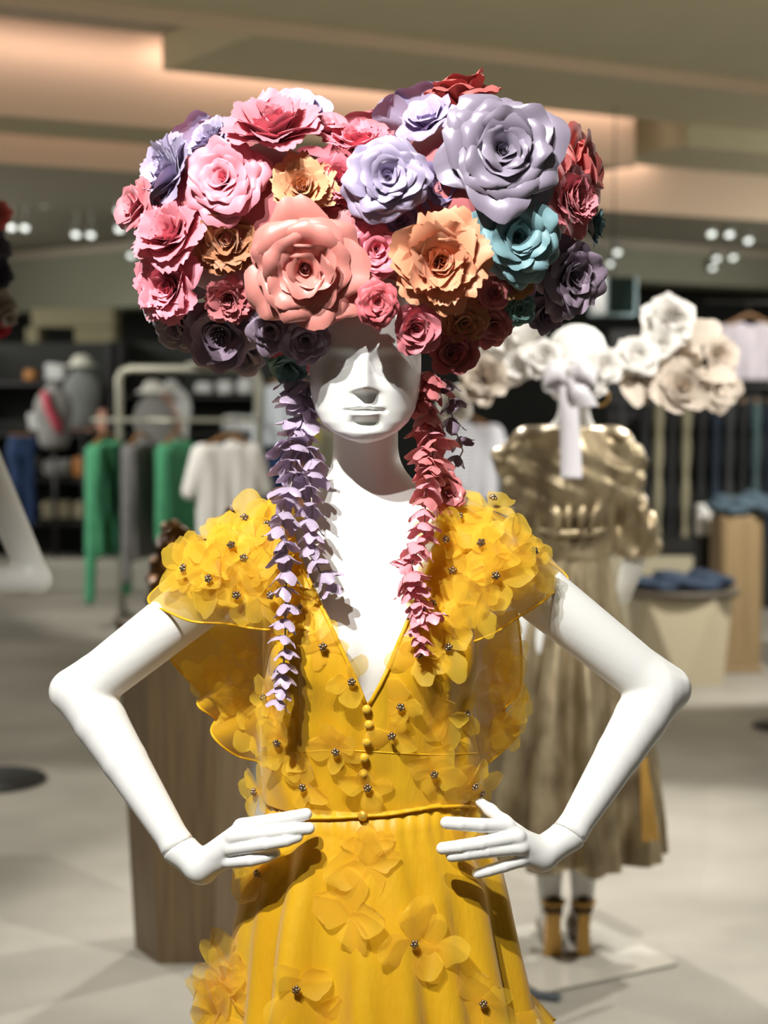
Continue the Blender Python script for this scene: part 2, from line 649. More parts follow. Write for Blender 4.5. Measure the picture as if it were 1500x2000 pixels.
def face_relief(x, z):
    ax_ = np.abs(x)
    h = np.interp(z, [-40, -35.5, -32.5, -30, -27, -22, -14, -4, 6, 16, 26], [0, 2.5, 15, 22, 24.5, 23, 17.5, 11, 6.5, 3, 0])
    w = np.interp(z, [-38, -32, -24, -12, 4, 20], [14.5, 14, 11.0, 8.2, 7, 10])
    D = h * np.exp(-(ax_ / w) ** 2.3)
    D = D - 7.0 * gs(ax_ - 30, 16) * gs(z - 5, 11) + 4.5 * gs(ax_ - 32, 13) * gs(z - 2, 9)
    lash = -3.0 - 0.012 * (ax_ - 32) ** 2 * -1.0
    D = D - 1.5 * gs(z - lash, 1.3) * np.exp(-((ax_ - 33) / 14.0) ** 4)
    D = D + 3.2 * gs(z - 21, 8) * gs(ax_ - 28, 24)
    D = D + 3.5 * gs(ax_ - 47, 16) * gs(z + 24, 18)
    D = D + 4.0 * gs(x, 25) * gs(z + 60, 17)
    bow = 1.4 * gs(ax_ - 5.5, 4.5) - 1.0 * gs(x, 2.5)
    D = D + 5.6 * gs(z + 51.8 - bow, 3.1) * np.exp(-(ax_ / 19.0) ** 4)
    D = D + 7.4 * gs(z + 61.6 - 0.006 * x * x, 4.2) * np.exp(-(ax_ / 17.5) ** 4)
    line = -56.2 + 0.9 * gs(x, 5) - 0.0012 * x * x
    D = D - 5.4 * gs(z - line, 1.9) * np.exp(-(ax_ / 24.0) ** 6)
    D = D - 2.0 * gs(ax_ - 24.5, 3.0) * gs(z + 57.2, 2.6)
    D = D - 5.8 * gs(z + 72.5, 4.6) * np.exp(-(ax_ / 18.0) ** 4)
    D = D + 5.5 * gs(x, 19) * gs(z + 85, 8.5)
    D = D - 1.3 * gs(x, 3.2) * gs(z + 44, 6)
    return D


def head_sdf(x, y, z):
    X = (x - HX) * 1000; Yy = y * 1000 + 18; Z = (z - HZ) * 1000
    fr = np.clip((-Yy - 5) / 45.0, 0, 1)
    Yy = Yy + face_relief(X, Z) * fr * fr * (3 - 2 * fr)
    w = np.interp(Z, _hz, _hw); yf = np.interp(Z, _hz, _hf); yb = np.interp(Z, _hz, _hb)
    yc = (yf + yb) / 2; d = (yb - yf) / 2
    p = 2.25
    q = (np.abs(X / w) ** p + np.abs((Yy - yc) / d) ** p) ** (1 / p)
    f = (q - 1) * np.minimum(w, d)
    f = np.maximum(f, np.maximum(-98 - Z, Z - 154))
    return f / 1000


def _c(u, v, Y): return tuple(P(u, v, Y))


SH_L, SH_R = _c(492, 1092, 0.005), _c(966, 1088, 0.005)      # shoulder joints
EL_L, EL_R = _c(160, 1352, 0.02), _c(1286, 1346, 0.02)        # elbows
BX = -0.015                                                     # body axis


def body_sdf(x, y, z):
    d = head_sdf(x, y, z)
    neck = cone(x, y, z, (HX, 0.022, HZ - 0.05), (HX, 0.040, HZ - 0.20), 0.0425, 0.0435)
    d = sm(d, neck, 0.012)
    nb = (HX, 0.040, HZ - 0.225)
    t = cone(x, y, z, nb, SH_L, 0.050, 0.043)
    t = sm(t, cone(x, y, z, nb, SH_R, 0.050, 0.043), 0.03)
    rib = ell(x, y, z, (BX, 0.022, 1.325), (0.134, 0.084, 0.195))
    t = sm(t, rib, 0.05)
    for s in (-1, 1):
        t = sm(t, ell(x, y, z, (BX + s * 0.066, -0.052, 1.285), (0.058, 0.052, 0.06)), 0.035)
    t = sm(t, ell(x, y, z, (BX, 0.005, 1.10), (0.112, 0.082, 0.16)), 0.06)
    t = sm(t, ell(x, y, z, (BX, 0.012, 0.93), (0.150, 0.105, 0.13)), 0.06)
    for s in (-1, 1):
        leg = chain(x, y, z, [(BX + s * .078, 0.01, 0.88), (BX + s * .058, 0.0, 0.50), (BX + s * .052, 0.022, 0.36), (BX + s * .046, 0.03, 0.14), (BX + s * .047, -0.065, 0.045)],
                    [0.078, 0.050, 0.050, 0.029, 0.024], 0.02)
        t = sm(t, leg, 0.03)
    d = sm(d, t, 0.038)
    # a shallow hollow over the breastbone
    return d


XS = ax((-0.24, HX - 0.075, 0.006), (HX - 0.075, HX + 0.075, 0.0016), (HX + 0.075, 0.22, 0.006))
YS = ax((-0.14, -0.05, 0.0018), (-0.05, 0.16, 0.006))
ZS = ax((0.0, 0.8, 0.02), (0.8, HZ - 0.11, 0.006), (HZ - 0.11, HZ + 0.045, 0.0016), (HZ + 0.045, HZ + 0.17, 0.006))
bodyV, bodyF = surface_nets(body_sdf, XS, YS, ZS)
bodyV = relax(bodyV, bodyF, 2, 0.35)

mannequin = thing('mannequin', (BX, 0.02, 0.0), 'white female mannequin wearing the yellow dress, both hands on its hips', 'mannequin')
body = mk('body', bodyV, bodyF, M_WHITE, mannequin)


def plane_cut(d, x, y, z, p, n, gap=0.0004):
    return np.maximum(d, (x - p[0]) * n[0] + (y - p[1]) * n[1] + (z - p[2]) * n[2] + gap)


def arm_fun(sh, el, wr, heel, hand):
    """Whole arm as one implicit shape: upper arm, elbow, forearm, palm, fingers."""
    knuckles, fingers, frad, thumb, trad = hand
    mid = tuple(np.array(el) * 0.55 + np.array(wr) * 0.45)
    nearel = tuple(np.array(el) * 0.80 + np.array(wr) * 0.20)
    out = np.array(el) - 0.5 * (np.array(sh) + np.array(wr)); out /= np.linalg.norm(out)
    tip = tuple(np.array(el) + out * 0.024)
    def limb(x, y, z):
        d = cone(x, y, z, sh, el, 0.0405, 0.0345)
        f = chain(x, y, z, [el, nearel, mid, wr], [0.0350, 0.0352, 0.0300, 0.0200], 0.003)
        d = sm(d, f, 0.005)
        d = sm(d, cone(x, y, z, el, tip, 0.030, 0.017), 0.028)
        return d
    def full(x, y, z):
        d = limb(x, y, z)
        h = chain(x, y, z, [wr, heel], [0.0203, 0.0215], 0.01)
        for k, (kp, kr) in enumerate(knuckles):
            h = sm(h, cone(x, y, z, heel, kp, 0.0165, kr), 0.009)
        if thumb: h = sm(h, chain(x, y, z, thumb, trad, 0.006), 0.008)
        fs = None
        for pts, (r0, r1) in zip(fingers, frad):
            rr = np.linspace(r0, r1, len(pts))
            e = chain(x, y, z, pts, rr, 0.0012)
            fs = e if fs is None else np.minimum(fs, e)
        h = sm(h, fs, 0.0034)
        return sm(d, h, 0.010)
    return limb, full


def px(*l): return [_c(*q) for q in l]


handL = (
    [(_c(476, 1613, -.118), .0090), (_c(458, 1634, -.122), .0092), (_c(452, 1656, -.119), .0088), (_c(446, 1683, -.112), .0080)],
    [px((470, 1613, -.118), (530, 1603, -.130), (570, 1596, -.132), (598, 1590, -.130)),
     px((455, 1634, -.122), (530, 1626, -.138), (575, 1620, -.140), (603, 1618, -.137)),
     px((450, 1657, -.121), (520, 1648, -.141), (560, 1641, -.143), (581, 1634, -.140)),
     px((446, 1683, -.116), (490, 1680, -.132), (520, 1674, -.134), (538, 1666, -.131))],
    [(0.00946, 0.00762), (0.00968, 0.00784), (0.00946, 0.00739), (0.00858, 0.00672)],
    px((398, 1700, -.085), (432, 1680, -.060), (470, 1652, -.035)), (.016, .011, .008))
handR = (
    [(_c(988, 1614, -.112), .0090), (_c(1008, 1634, -.118), .0092), (_c(1014, 1655, -.118), .0090), (_c(1016, 1680, -.112), .0080)],
    [px((992, 1613, -.112), (940, 1612, -.128), (900, 1609, -.134), (872, 1607, -.134)),
     px((1012, 1634, -.118), (940, 1647, -.134), (900, 1653, -.139), (864, 1657, -.138)),
     px((1018, 1655, -.118), (950, 1662, -.132), (910, 1668, -.137), (882, 1672, -.136)),
     px((1018, 1680, -.112), (985, 1691, -.121), (955, 1700, -.124), (932, 1706, -.123))],
    [(0.00946, 0.00806), (0.00968, 0.00784), (0.00946, 0.00762), (0.00858, 0.00694)],
    px((1030, 1650, -.090), (985, 1606, -.070), (958, 1583, -.055), (938, 1567, -.045)), (.016, .0090, .0078, .0064))
WR_L, WR_R = _c(349, 1656, -.075), _c(1112, 1629, -.070)
HE_L, HE_R = _c(392, 1692, -.092), _c(1056, 1669, -.088)

for sh, el, wr, heel, hd, lab in ((SH_L, EL_L, WR_L, HE_L, handL, None), (SH_R, EL_R, WR_R, HE_R, handR, None)):
    limb, full = arm_fun(sh, el, wr, heel, hd)
    nw = norm(np.array(wr) - np.array(el))
    cutw = np.array(wr)
    nsh = norm(np.array(sh) - np.array(el))
    cuts = np.array(sh) - nsh * 0.075
    f_arm = lambda x, y, z: plane_cut(plane_cut(full(x, y, z), x, y, z, cutw, nw), x, y, z, cuts, nsh)
    f_stub = lambda x, y, z: plane_cut(cone(x, y, z, sh, el, 0.0385, 0.0340), x, y, z, cuts - nsh * 0.004, -nsh)
    f_hand = lambda x, y, z: plane_cut(full(x, y, z), x, y, z, cutw, -nw)
    allp = np.array([sh, el, wr])
    lo, hi = allp.min(0) - 0.06, allp.max(0) + 0.06
    V, Fc = surface_nets(f_arm, ax((lo[0], hi[0], .0036)), ax((lo[1], hi[1], .0036)), ax((lo[2], hi[2], .0036)))
    arm = mk('arm', relax(V, Fc, 2, 0.3), Fc, M_WHITE, mannequin)
    V, Fc = surface_nets(f_stub, ax((lo[0], hi[0], .004)), ax((lo[1], hi[1], .004)), ax((lo[2], hi[2], .004)))
    mk('shoulder_joint', V, Fc, M_WHITE, arm)
    hp = np.array([q for f in hd[1] for q in f] + [wr, heel] + list(hd[3]))
    lo, hi = hp.min(0) - 0.034, hp.max(0) + 0.034
    V, Fc = surface_nets(f_hand, ax((lo[0], hi[0], .0015)), ax((lo[1], hi[1], .0015)), ax((lo[2], hi[2], .0015)))
    mk('hand', relax(V, Fc, 2, 0.35), Fc, M_WHITE, arm)
# the stand under the feet
MB().lathe([(0.001, 0.0), (0.17, 0.0), (0.172, 0.004), (0.172, 0.012), (0.165, 0.016), (0.001, 0.016)], (BX, 0.02, 0.0), 48).build('base_plate', mat('brushed_steel', (150, 150, 148), rough=0.35, metal=0.9), mannequin)

# ================================================================ paper flowers
def petal(L, W, a0, a1, curl, cup, rag, rnd, nu=9, nv=11, notch=0.0, narrow=0.35):
    """One paper petal in its own frame: x across, (r, z) along; returns (nu*nv, 3) as (r, x, z)."""
    s = np.linspace(0, 1, nu)
    t = np.linspace(-1, 1, nv)
    # centre line: the angle from the flower's axis opens from a0 to a1, then the lip curls back
    ang = a0 + (a1 - a0) * s ** 1.2 + curl * np.clip((s - 0.62) / 0.38, 0, 1) ** 1.6
    ds = 1.0 / (nu - 1)
    r = np.concatenate([[0], np.cumsum(np.sin((ang[1:] + ang[:-1]) / 2)) * ds * L])
    z = np.concatenate([[0], np.cumsum(np.cos((ang[1:] + ang[:-1]) / 2)) * ds * L])
    w = W * (narrow + (1 - narrow) * np.sin(np.clip(s / 0.66, 0, 1) * math.pi / 2) ** 1.3) * (1 - 0.16 * np.clip((s - 0.66) / 0.34, 0, 1) ** 2)
    sk = rnd.uniform(-0.16, 0.16)
    cr = rnd.uniform(0.0, 0.10)
    ph = rnd.uniform(0, 6.3)
    wav = rnd.uniform(0.02, 0.06)
    out = np.zeros((nu, nv, 3))
    jag = np.array([rnd.uniform(-1, 1) for _ in range(nv)]) * rag
    for i in range(nu):
        back = (0.34 * np.abs(t) ** 2.6 + notch * np.exp(-(t / 0.22) ** 2) + sk * t) * s[i] ** 2.0     # rounded tip
        si = np.clip(s[i] - back + jag * s[i] ** 4, 0, 1)
        q = si * (nu - 1); k = np.clip(q.astype(int), 0, nu - 2); fr = q - k
        rr = r[k] * (1 - fr) + r[k + 1] * fr
        zz = z[k] * (1 - fr) + z[k + 1] * fr
        aa = ang[k] * (1 - fr) + ang[k + 1] * fr
        x = w[i] * t
        bend = cup * x * x / max(W, 1e-6) - curl * 0.30 * np.abs(t) ** 3 * W * s[i] + wav * L * np.sin(3.4 * t + ph) * s[i] ** 2 - cr * L * np.exp(-(t / .22) ** 2) * s[i] * (1 - .3 * s[i])
        out[i, :, 0] = rr - np.cos(aa) * bend
        out[i, :, 1] = x
        out[i, :, 2] = zz + np.sin(aa) * bend
    return out


D2R = math.pi / 180
#         n   r0    L     W     a0   a1  curl  cup   z0
ROSE = [(6, .04, 1.02, .52, 60, 84, 66, .25, .00),
        (6, .04, .93, .49, 46, 66, 70, .34, .04),
        (5, .04, .81, .45, 33, 49, 68, .45, .06),
        (5, .03, .67, .37, 21, 35, 60, .60, .08),
        (4, .03, .53, .29, 12, 21, 50, .80, .09)]
PEONY = [(6, .05, 1.00, .52, 54, 78, 22, .30, .00),
         (7, .05, .93, .46, 43, 62, 18, .40, .03),
         (6, .05, .83, .40, 33, 47, 12, .50, .05),
         (6, .04, .71, .33, 23, 33, 6, .60, .07),
         (6, .03, .56, .26, 14, 20, 0, .7, .08),
         (5, .02, .42, .19, 6, 9, -6, .8, .09)]
OPEN = [(5, .03, 1.00, .58, 52, 80, 60, .35, .00),
        (5, .03, .82, .50, 34, 52, 40, .45, .04),
        (4, .02, .55, .32, 20, 30, 24, .7, .06)]
CUP = [(6, .05, 1.00, .54, 44, 56, 30, .5, .00),
       (6, .05, .88, .48, 32, 42, 26, .6, .03),
       (6, .04, .74, .40, 22, 32, 22, .7, .05),
       (5, .03, .60, .33, 14, 22, 20, .85, .07),
       (4, .03, .48, .26, 8, 14, 16, .95, .08)]


def flower_mesh(R, kind, rnd, q=1.0):
    rings, rag, notch = {'rose': (ROSE, .012, .03), 'peony': (PEONY, .075, .02), 'open': (OPEN, .01, .04), 'cup': (CUP, .012, .03)}[kind]
    V, F = [], []
    off = rnd.uniform(0, 6.3)
    for k, (n, r0, L, W, a0, a1, curl, cup, z0) in enumerate(rings):
        off += math.pi / n + rnd.uniform(-.2, .2)
        nu, nv = (10, 12) if q >= 1 else (6, 7)
        if kind == 'peony': nv = 17 if q >= 1 else 9
        for j in range(n):
            ja = rnd.uniform(-11, 9)
            p = petal(L * R * rnd.uniform(.88, 1.07), W * R * rnd.uniform(.84, 1.10), (a0 + ja) * D2R, (a1 + ja + rnd.uniform(-5, 7)) * D2R,
                      curl * rnd.uniform(.5, 1.7) * D2R, cup * rnd.uniform(.5, 1.5), rag, rnd, nu, nv, notch * rnd.uniform(0, 1.5))
            ph = off + 2 * math.pi * j / n + rnd.uniform(-.13, .13)
            c, s = math.cos(ph), math.sin(ph)
            r = p[..., 0] + r0 * R; x = p[..., 1]; z = p[..., 2] + z0 * R - 0.12 * R
            pts = np.stack([r * c - x * s, r * s + x * c, z], -1).reshape(-1, 3)
            b = len(V)
            V += pts.tolist()
            F += [tuple(i + b for i in f) for f in grid_faces(nu, nv)]
    return np.array(V), F


def bud_mesh(R, rnd):
    """The rolled paper strip at a rose's heart."""
    n = 46; turns = 3.2
    V = []
    for i in range(n):
        a = turns * 2 * math.pi * i / (n - 1)
        rr = (0.025 + 0.115 * i / (n - 1)) * R
        for zz, fl in ((-0.06, 0.8), (0.16, 1.0), (0.30 - 0.03 * math.sin(a * 1.5), 1.05), (0.36 - 0.05 * math.sin(a * 1.5) - 0.05 * i / n, 1.22)):
            V.append((rr * fl * math.cos(a), rr * fl * math.sin(a), (zz + 0.03) * R))
    return np.array(V), grid_faces(n, 4)


def stamen_mesh(R, rnd):
    mb = MB()
    for k in range(26):
        a = k * 2.4; l = R * rnd.uniform(.25, .42); s = rnd.uniform(.1, .55)
        d = np.array((math.cos(a) * s, math.sin(a) * s, 1.0)); d /= np.linalg.norm(d)
        mb.tube([(0, 0, 0), d * l * .6, d * l], [R * .012, R * .010, R * .018], 5)
    return np.array(mb.v), mb.f


def frame_of(n, roll=0.0):
    n = Vector(norm(n))
    q = n.to_track_quat('Z', 'Y').to_matrix()
    return np.array(q @ Matrix.Rotation(roll, 3, 'Z'))


def paper(name, c, c2=None, pearl=0.0, tl=0.06):
    return mat(name, c, c2, scale=6, rough=0.50 - 0.16 * pearl, spec=0.35 + 0.35 * pearl, sheen=0.15, translucent=tl, metal=0.12 * pearl, bump=0.04, bscale=900)


PAPER = {
    'pink': paper('pink_paper', (238, 148, 164)), 'salmon': paper('salmon_paper', (216, 138, 128), pearl=.5), 'lavender': paper('lavender_paper', (180, 168, 198), pearl=.5),
    'violet': paper('violet_pearl_paper', (148, 138, 156), pearl=1.0), 'peach': paper('peach_paper', (222, 150, 112), (228, 160, 124)), 'teal': paper('teal_paper', (122, 158, 164)),
    'mauve': paper('mauve_paper', (142, 124, 142)), 'rose': paper('rose_paper', (214, 126, 136)), 'dusty': paper('dusty_rose_paper', (190, 110, 114)),
    'coral': paper('coral_paper', (200, 98, 94)), 'cerise': paper('cerise_paper', (214, 106, 114)), 'hot': paper('bright_pink_paper', (232, 130, 146)),
    'apricot': paper('apricot_paper', (226, 168, 126)), 'lilac': paper('pale_lilac_paper', (188, 172, 208), pearl=.6), 'iris': paper('iris_paper', (138, 124, 162)),
    'tan': paper('tan_paper', (184, 126, 90)), 'ochre': paper('ochre_paper', (196, 150, 100)), 'peony': paper('peony_pink_paper', (228, 140, 154)),
    'grey': paper('grey_lilac_paper', (158, 146, 154)), 'sea': paper('sea_green_paper', (112, 152, 146)),
}

headpiece = thing('floral_headpiece', (HX, 0.0, P(712, 560, 0)[2]), 'huge cloud-shaped headpiece of pastel paper roses with hanging petal strands', 'headpiece')


def hp_Y(u, v, D=0.145, yc=0.015):
    q = 1 - ((u - 712) / 480.0) ** 2 - ((v - 440) / 290.0) ** 2
    return yc - D * math.sqrt(max(q, 0.02))


def core(x, y, z):
    d = None
    for u, v, ru, rv, ry in ((480, 430, 185, 150, .15), (930, 400, 185, 160, .16), (700, 470, 220, 150, .15)):
        c = P(u, v, 0.03)
        e = ell(x, y, z, c, (ru / 1500., ry, rv / 1500.))
        d = e if d is None else sm(d, e, 0.05)
    return np.maximum(d, -ell(x, y, z, (HX, 0.008, HZ + .035), (0.070, .089, 0.105)))


V, Fc = surface_nets(core, ax((-.38, .36, .011)), ax((-.20, .26, .011)), ax((1.62, 2.05, .011)))
mk('cap_base', relax(V, Fc, 2), Fc, PAPER['dusty'], headpiece)

# centre u, v, radius in px, kind, paper, direction (right, towards viewer, up) or None, extra depth
FLOWERS = [
    (443, 356, 96, 'rose', 'pink', (-.22, 1, .22), -.012), (597, 523, 138, 'rose', 'salmon', (.02, 1, -.14), -.022), (756, 350, 97, 'rose', 'lavender', (.02, 1, .10), -.020),
    (978, 303, 136, 'rose', 'violet', (.10, 1, .16), -.035), (858, 514, 112, 'peony', 'peach', (.04, 1, .02), -.025), (1008, 462, 104, 'rose', 'teal', (.12, 1, -.05), -.005),
    (1106, 540, 92, 'rose', 'mauve', (.65, 1, -.25), 0), (811, 640, 66, 'cup', 'rose', (.08, 1, -.22), -.045), (880, 690, 62, 'cup', 'dusty', (.15, 1, -.05), -.03),
    (738, 592, 52, 'rose', 'cerise', (0, 1, -.1), -.055), (734, 487, 66, 'rose', 'hot', (.1, 1, 0), .01), (592, 372, 74, 'peony', 'apricot', (0, 1, .2), .005),
    (535, 266, 112, 'peony', 'peony', (-.02, .62, .9), -.01), (572, 236, 92, 'open', 'lilac', (.05, .55, .9), .045), (345, 340, 92, 'peony', 'lavender', (-.95, .62, .35), 0),
    (340, 468, 92, 'peony', 'peony', (-.35, .8, .55), -.02), (338, 558, 84, 'peony', 'pink', (-.55, 1, -.15), -.03), (446, 468, 84, 'peony', 'tan', (-.05, 1, -.1), .012),
    (446, 582, 56, 'peony', 'dusty', (0, 1, -.35), .0), (432, 646, 88, 'open', 'mauve', (-.15, 1, -.45), .01), (352, 630, 66, 'rose', 'grey', (-.6, 1, -.5), .01),
    (597, 660, 58, 'rose', 'mauve', (.05, 1, -.3), -.02), (530, 640, 56, 'rose', 'mauve', (0, 1, -.3), .0), (562, 712, 48, 'open', 'sea', (-.1, .7, -.8), .0),
    (272, 404, 68, 'open', 'rose', (-.8, .7, .2), -.02), (308, 598, 50, 'open', 'grey', (-.9, .5, -.3), .01), (700, 292, 72, 'peony', 'hot', (.0, .5, .9), .02),
    (664, 356, 62, 'peony', 'hot', (.1, 1, .2), .02), (842, 246, 78, 'open', 'lilac', (-.45, .55, .75), .02), (862, 365, 62, 'open', 'iris', (-.1, 1, -.1), .015),
    (905, 200, 92, 'open', 'coral', (-.1, .1, 1), .05), (1118, 330, 98, 'open', 'coral', (.95, .4, .2), .02), (1108, 392, 72, 'peony', 'rose', (.8, .75, .1), -.02),
    (1150, 440, 46, 'peony', 'teal', (1, .2, -.1), .05), (1003, 548, 52, 'cup', 'ochre', (.15, 1, -.1), .01), (1014, 602, 38, 'rose', 'sea', (.2, 1, -.2), .0),
    (958, 628, 58, 'rose', 'dusty', (.25, 1, -.35), .01), (905, 628, 56, 'rose', 'tan', (.1, 1, -.25), .0), (966, 572, 40, 'open', 'dusty', (.1, 1, -.1), .0),
    (730, 268, 54, 'open', 'rose', (.1, .3, 1), .05), (690, 545, 40, 'cup', 'dusty', (0, 1, 0), .02), (660, 430, 46, 'open', 'hot', (0, 1, 0), .03),
    (1040, 380, 50, 'open', 'mauve', (.2, 1, 0), .02), (500, 590, 46, 'open', 'dusty', (0, 1, -.4), .02), (780, 430, 48, 'open', 'iris', (0, 1, 0), .02),
    (985, 225, 60, 'open', 'coral', (.2, .1, 1), .07), (400, 400, 50, 'open', 'tan', (-.2, 1, 0), .02), (945, 420, 56, 'open', 'iris', (0, 1, 0), .02),
    (900, 560, 60, 'open', 'tan', (.1, 1, -.1), .03), (1060, 610, 46, 'open', 'mauve', (.5, 1, -.4), .03), (475, 690, 50, 'open', 'grey', (-.1, .8, -.6), .015),
    (320, 420, 60, 'open', 'peony', (-.8, .8, .2), .02), (420, 280, 60, 'peony', 'lavender', (-.5, .7, .6), .03),
    (640, 260, 60, 'open', 'peony', (.2, .5, .8), .02), (1060, 250, 60, 'open', 'coral', (.6, .4, .7), .05),
]
# the far side, seen only from round the corner
for k in range(22):
    a = k * 2.399; hgt = 1 - 2 * (k + .5) / 22
    rr = math.sqrt(1 - hgt * hgt)
    if k % 2: continue
    FLOWERS.append(('back', rr * math.cos(a), hgt, RNG.choice(['pink', 'rose', 'lavender', 'lilac', 'mauve', 'peony'])))

for fl in FLOWERS:
    rnd = random.Random(str(fl))
    if fl[0] == 'back':
        _, a, h, pc = fl
        R = 0.075; kind = 'open'
        c = np.array((HX + a * 0.26, 0.20 * math.sqrt(max(0.05, 1 - a * a - h * h * .6)), P(712, 440, 0)[2] + h * 0.15))
        n = (a, 1.0, h)
    else:
        u, v, rp, kind, pc, dr, dy = fl
        Y = hp_Y(u, v) + dy
        c = P(u, v, Y)
        R = rp / FPX * (Y - CAM[1])
        n = (dr[0], -dr[1], dr[2])
    Rm = frame_of(n, rnd.uniform(0, 6.3))
    V, Fc = flower_mesh(R, kind, rnd)
    nm = {'rose': 'paper_rose', 'peony': 'paper_peony', 'open': 'paper_blossom', 'cup': 'paper_rose'}[kind]
    fo = mk(nm, V @ Rm.T + c, Fc, PAPER[pc], headpiece)
    if kind in ('rose', 'cup', 'peony'):
        V, Fc = bud_mesh(R * (.8 if kind != 'peony' else .6), rnd)
        mk('rolled_centre', V @ Rm.T + c, Fc, PAPER[pc], fo)
    elif fl[0] != 'back':
        V, Fc = stamen_mesh(R, rnd)
        mk('stamens', V @ Rm.T + c, Fc, PAPER[pc], fo)


# ---------------------------------------------------------------- strands of paper florets hanging from the headpiece
def floret_mesh(R, rnd, n=5):
    V, F = [], []
    off = rnd.uniform(0, 6.3)
    for j in range(n):
        nu, nv = 8, 7
        p = petal(R, R * .37, rnd.uniform(95, 128) * D2R, rnd.uniform(150, 178) * D2R, rnd.uniform(-70, 0) * D2R, -.45, .0, rnd, nu, nv, 0, .25)
        ph = off + 2 * math.pi * j / n + rnd.uniform(-.25, .25)
        c, s = math.cos(ph), math.sin(ph)
        r = p[..., 0] + .03 * R; x = p[..., 1] * (1 - .12 * np.linspace(0, 1, nu)[:, None] ** 4); z = p[..., 2]
        pts = np.stack([r * c - x * s, r * s + x * c, z], -1).reshape(-1, 3)
        b = len(V); V += pts.tolist(); F += [tuple(i + b for i in f) for f in grid_faces(nu, nv)]
    return np.array(V), F


FLORETS = {}


def strand(name, path, mats, r0, r1, step, label=None, seed=1, Y=-.06):
    """path: (u, v, Y) knots; florets sit along it, hanging mouth down."""
    rnd = random.Random(seed)
    pts = [P(u, v, y) for u, v, y in path]
    stem = MB().tube(pts, 0.0011, 6).build(name, STEM, headpiece, True, label)
    seg = [np.linalg.norm(pts[i + 1] - pts[i]) for i in range(len(pts) - 1)]
    tot = sum(seg); s = 0.0; k = 0
    while s < tot:
        q = s; i = 0
        while i < len(seg) - 1 and q > seg[i]: q -= seg[i]; i += 1
        p = pts[i] * (1 - q / seg[i]) + pts[i + 1] * (q / seg[i])
        f = s / tot
        R = r0 * (1 - f) + r1 * f
        m = mats[min(len(mats) - 1, int(f * len(mats)))] if rnd.random() > .2 else rnd.choice(mats)
        Vv, Fc = floret_mesh(R * rnd.uniform(.88, 1.15), rnd, rnd.choice((4, 5, 5)))
        d = norm(pts[i] - pts[i + 1]) + np.array((rnd.uniform(-.28, .28), rnd.uniform(-.28, .2), 0))
        mk('floret', Vv @ frame_of(d, rnd.uniform(0, 6.3)).T + p + np.array((rnd.uniform(-.2, .2) * R, rnd.uniform(-.2, .2) * R, 0)), Fc, PAPER[m], stem)
        s += step * (R / r0) * rnd.uniform(.85, 1.2); k += 1


STEM = mat('stem_wire', (150, 140, 128), rough=.5)
PAPER['strand_lilac'] = paper('strand_lilac_paper', (192, 174, 198), pearl=.8)
PAPER['strand_pink'] = paper('strand_pink_paper', (240, 160, 172), pearl=.6)
PAPER['strand_coral'] = paper('strand_coral_paper', (216, 128, 130), pearl=.4)
strand('petal_strand', [(602, 745, .0), (594, 840, -.015), (574, 930, -.060), (552, 1000, -.095), (560, 1100, -.12), (557, 1250, -.135), (549, 1378, -.14)], ['strand_lilac'], .036, .021, .024, 'lilac petal strand, the longer of the pair', 3)
strand('petal_strand', [(580, 735, .01), (590, 830, -.005), (606, 930, -.055), (610, 1000, -.085), (604, 1075, -.10), (622, 1110, -.105), (640, 1142, -.105)], ['strand_lilac'], .036, .024, .0245, 'lilac petal strand, the shorter of the pair', 4)
strand('petal_strand', [(600, 770, .0), (578, 850, -.01), (570, 900, -.045), (560, 970, -.07)], ['strand_lilac'], .038, .034, .034, None, 8)
strand('petal_strand', [(850, 725, -.01), (838, 830, -.02), (838, 900, -.055), (832, 960, -.085), (828, 1050, -.10), (800, 1110, -.115), (818, 1180, -.125), (815, 1230, -.13), (822, 1272, -.135)], ['strand_coral', 'strand_coral', 'strand_pink', 'strand_pink'], .034, .0175, .019, 'pink petal strand hanging to the bodice', 5)
strand('petal_strand', [(842, 740, -.0), (838, 800, -.01), (846, 880, -.04), (838, 940, -.075)], ['strand_coral'], .036, .03, .027, None, 6)
strand('petal_strand', [(812, 1060, -.105), (790, 1100, -.112), (812, 1150, -.12), (836, 1205, -.125)], ['strand_pink'], .032, .024, .022, None, 9)
strand('petal_strand', [(872, 740, .02), (880, 800, .02), (893, 850, .02), (904, 880, .02), (885, 920, .02)], ['mauve'], .028, .02, .028, None, 7)
R = .030
V, Fc = flower_mesh(R, 'open', random.Random(5)); Rm = frame_of((.3, -1, .2))
mk('paper_blossom', V @ Rm.T + P(872, 962, -.03), Fc, PAPER['strand_coral'], headpiece)

# ================================================================ the yellow organza dress
def organza(name, c, clear, tl, rough=.5):
    return mat(name, c, rough=rough, spec=.25, sheen=.25, translucent=tl, clear=clear)


M_SATIN = mat('yellow_lined_organza', (214, 160, 14), (224, 174, 26), scale=9, rough=.46, spec=.35, sheen=.2, translucent=.10, bump=.10, bscale=60, stretch=(3, 3, .6))
M_ORG = organza('yellow_organza', (242, 200, 54), .44, .38)
M_UNDER = organza('yellow_organza_doubled', (214, 162, 18), .20, .30)
M_PETAL = organza('yellow_organza_petal', (250, 212, 66), .50, .42)
M_HEM = mat('yellow_rolled_hem', (236, 184, 24), rough=.5, translucent=.15)
M_BEAD = mat('smoky_crystal', (170, 150, 122), rough=.15, metal=.9)
M_BTN = mat('covered_button', (222, 176, 30), rough=.5, sheen=.3)
M_GOLDBTN = mat('brass_button', (238, 190, 70), rough=.3, metal=.55)
dress = thing('dress', (BX, 0.0, P(730, 1590, 0)[2]), 'yellow organza dress with V neck, flutter sleeves and petal appliques, on the white mannequin', 'dress')


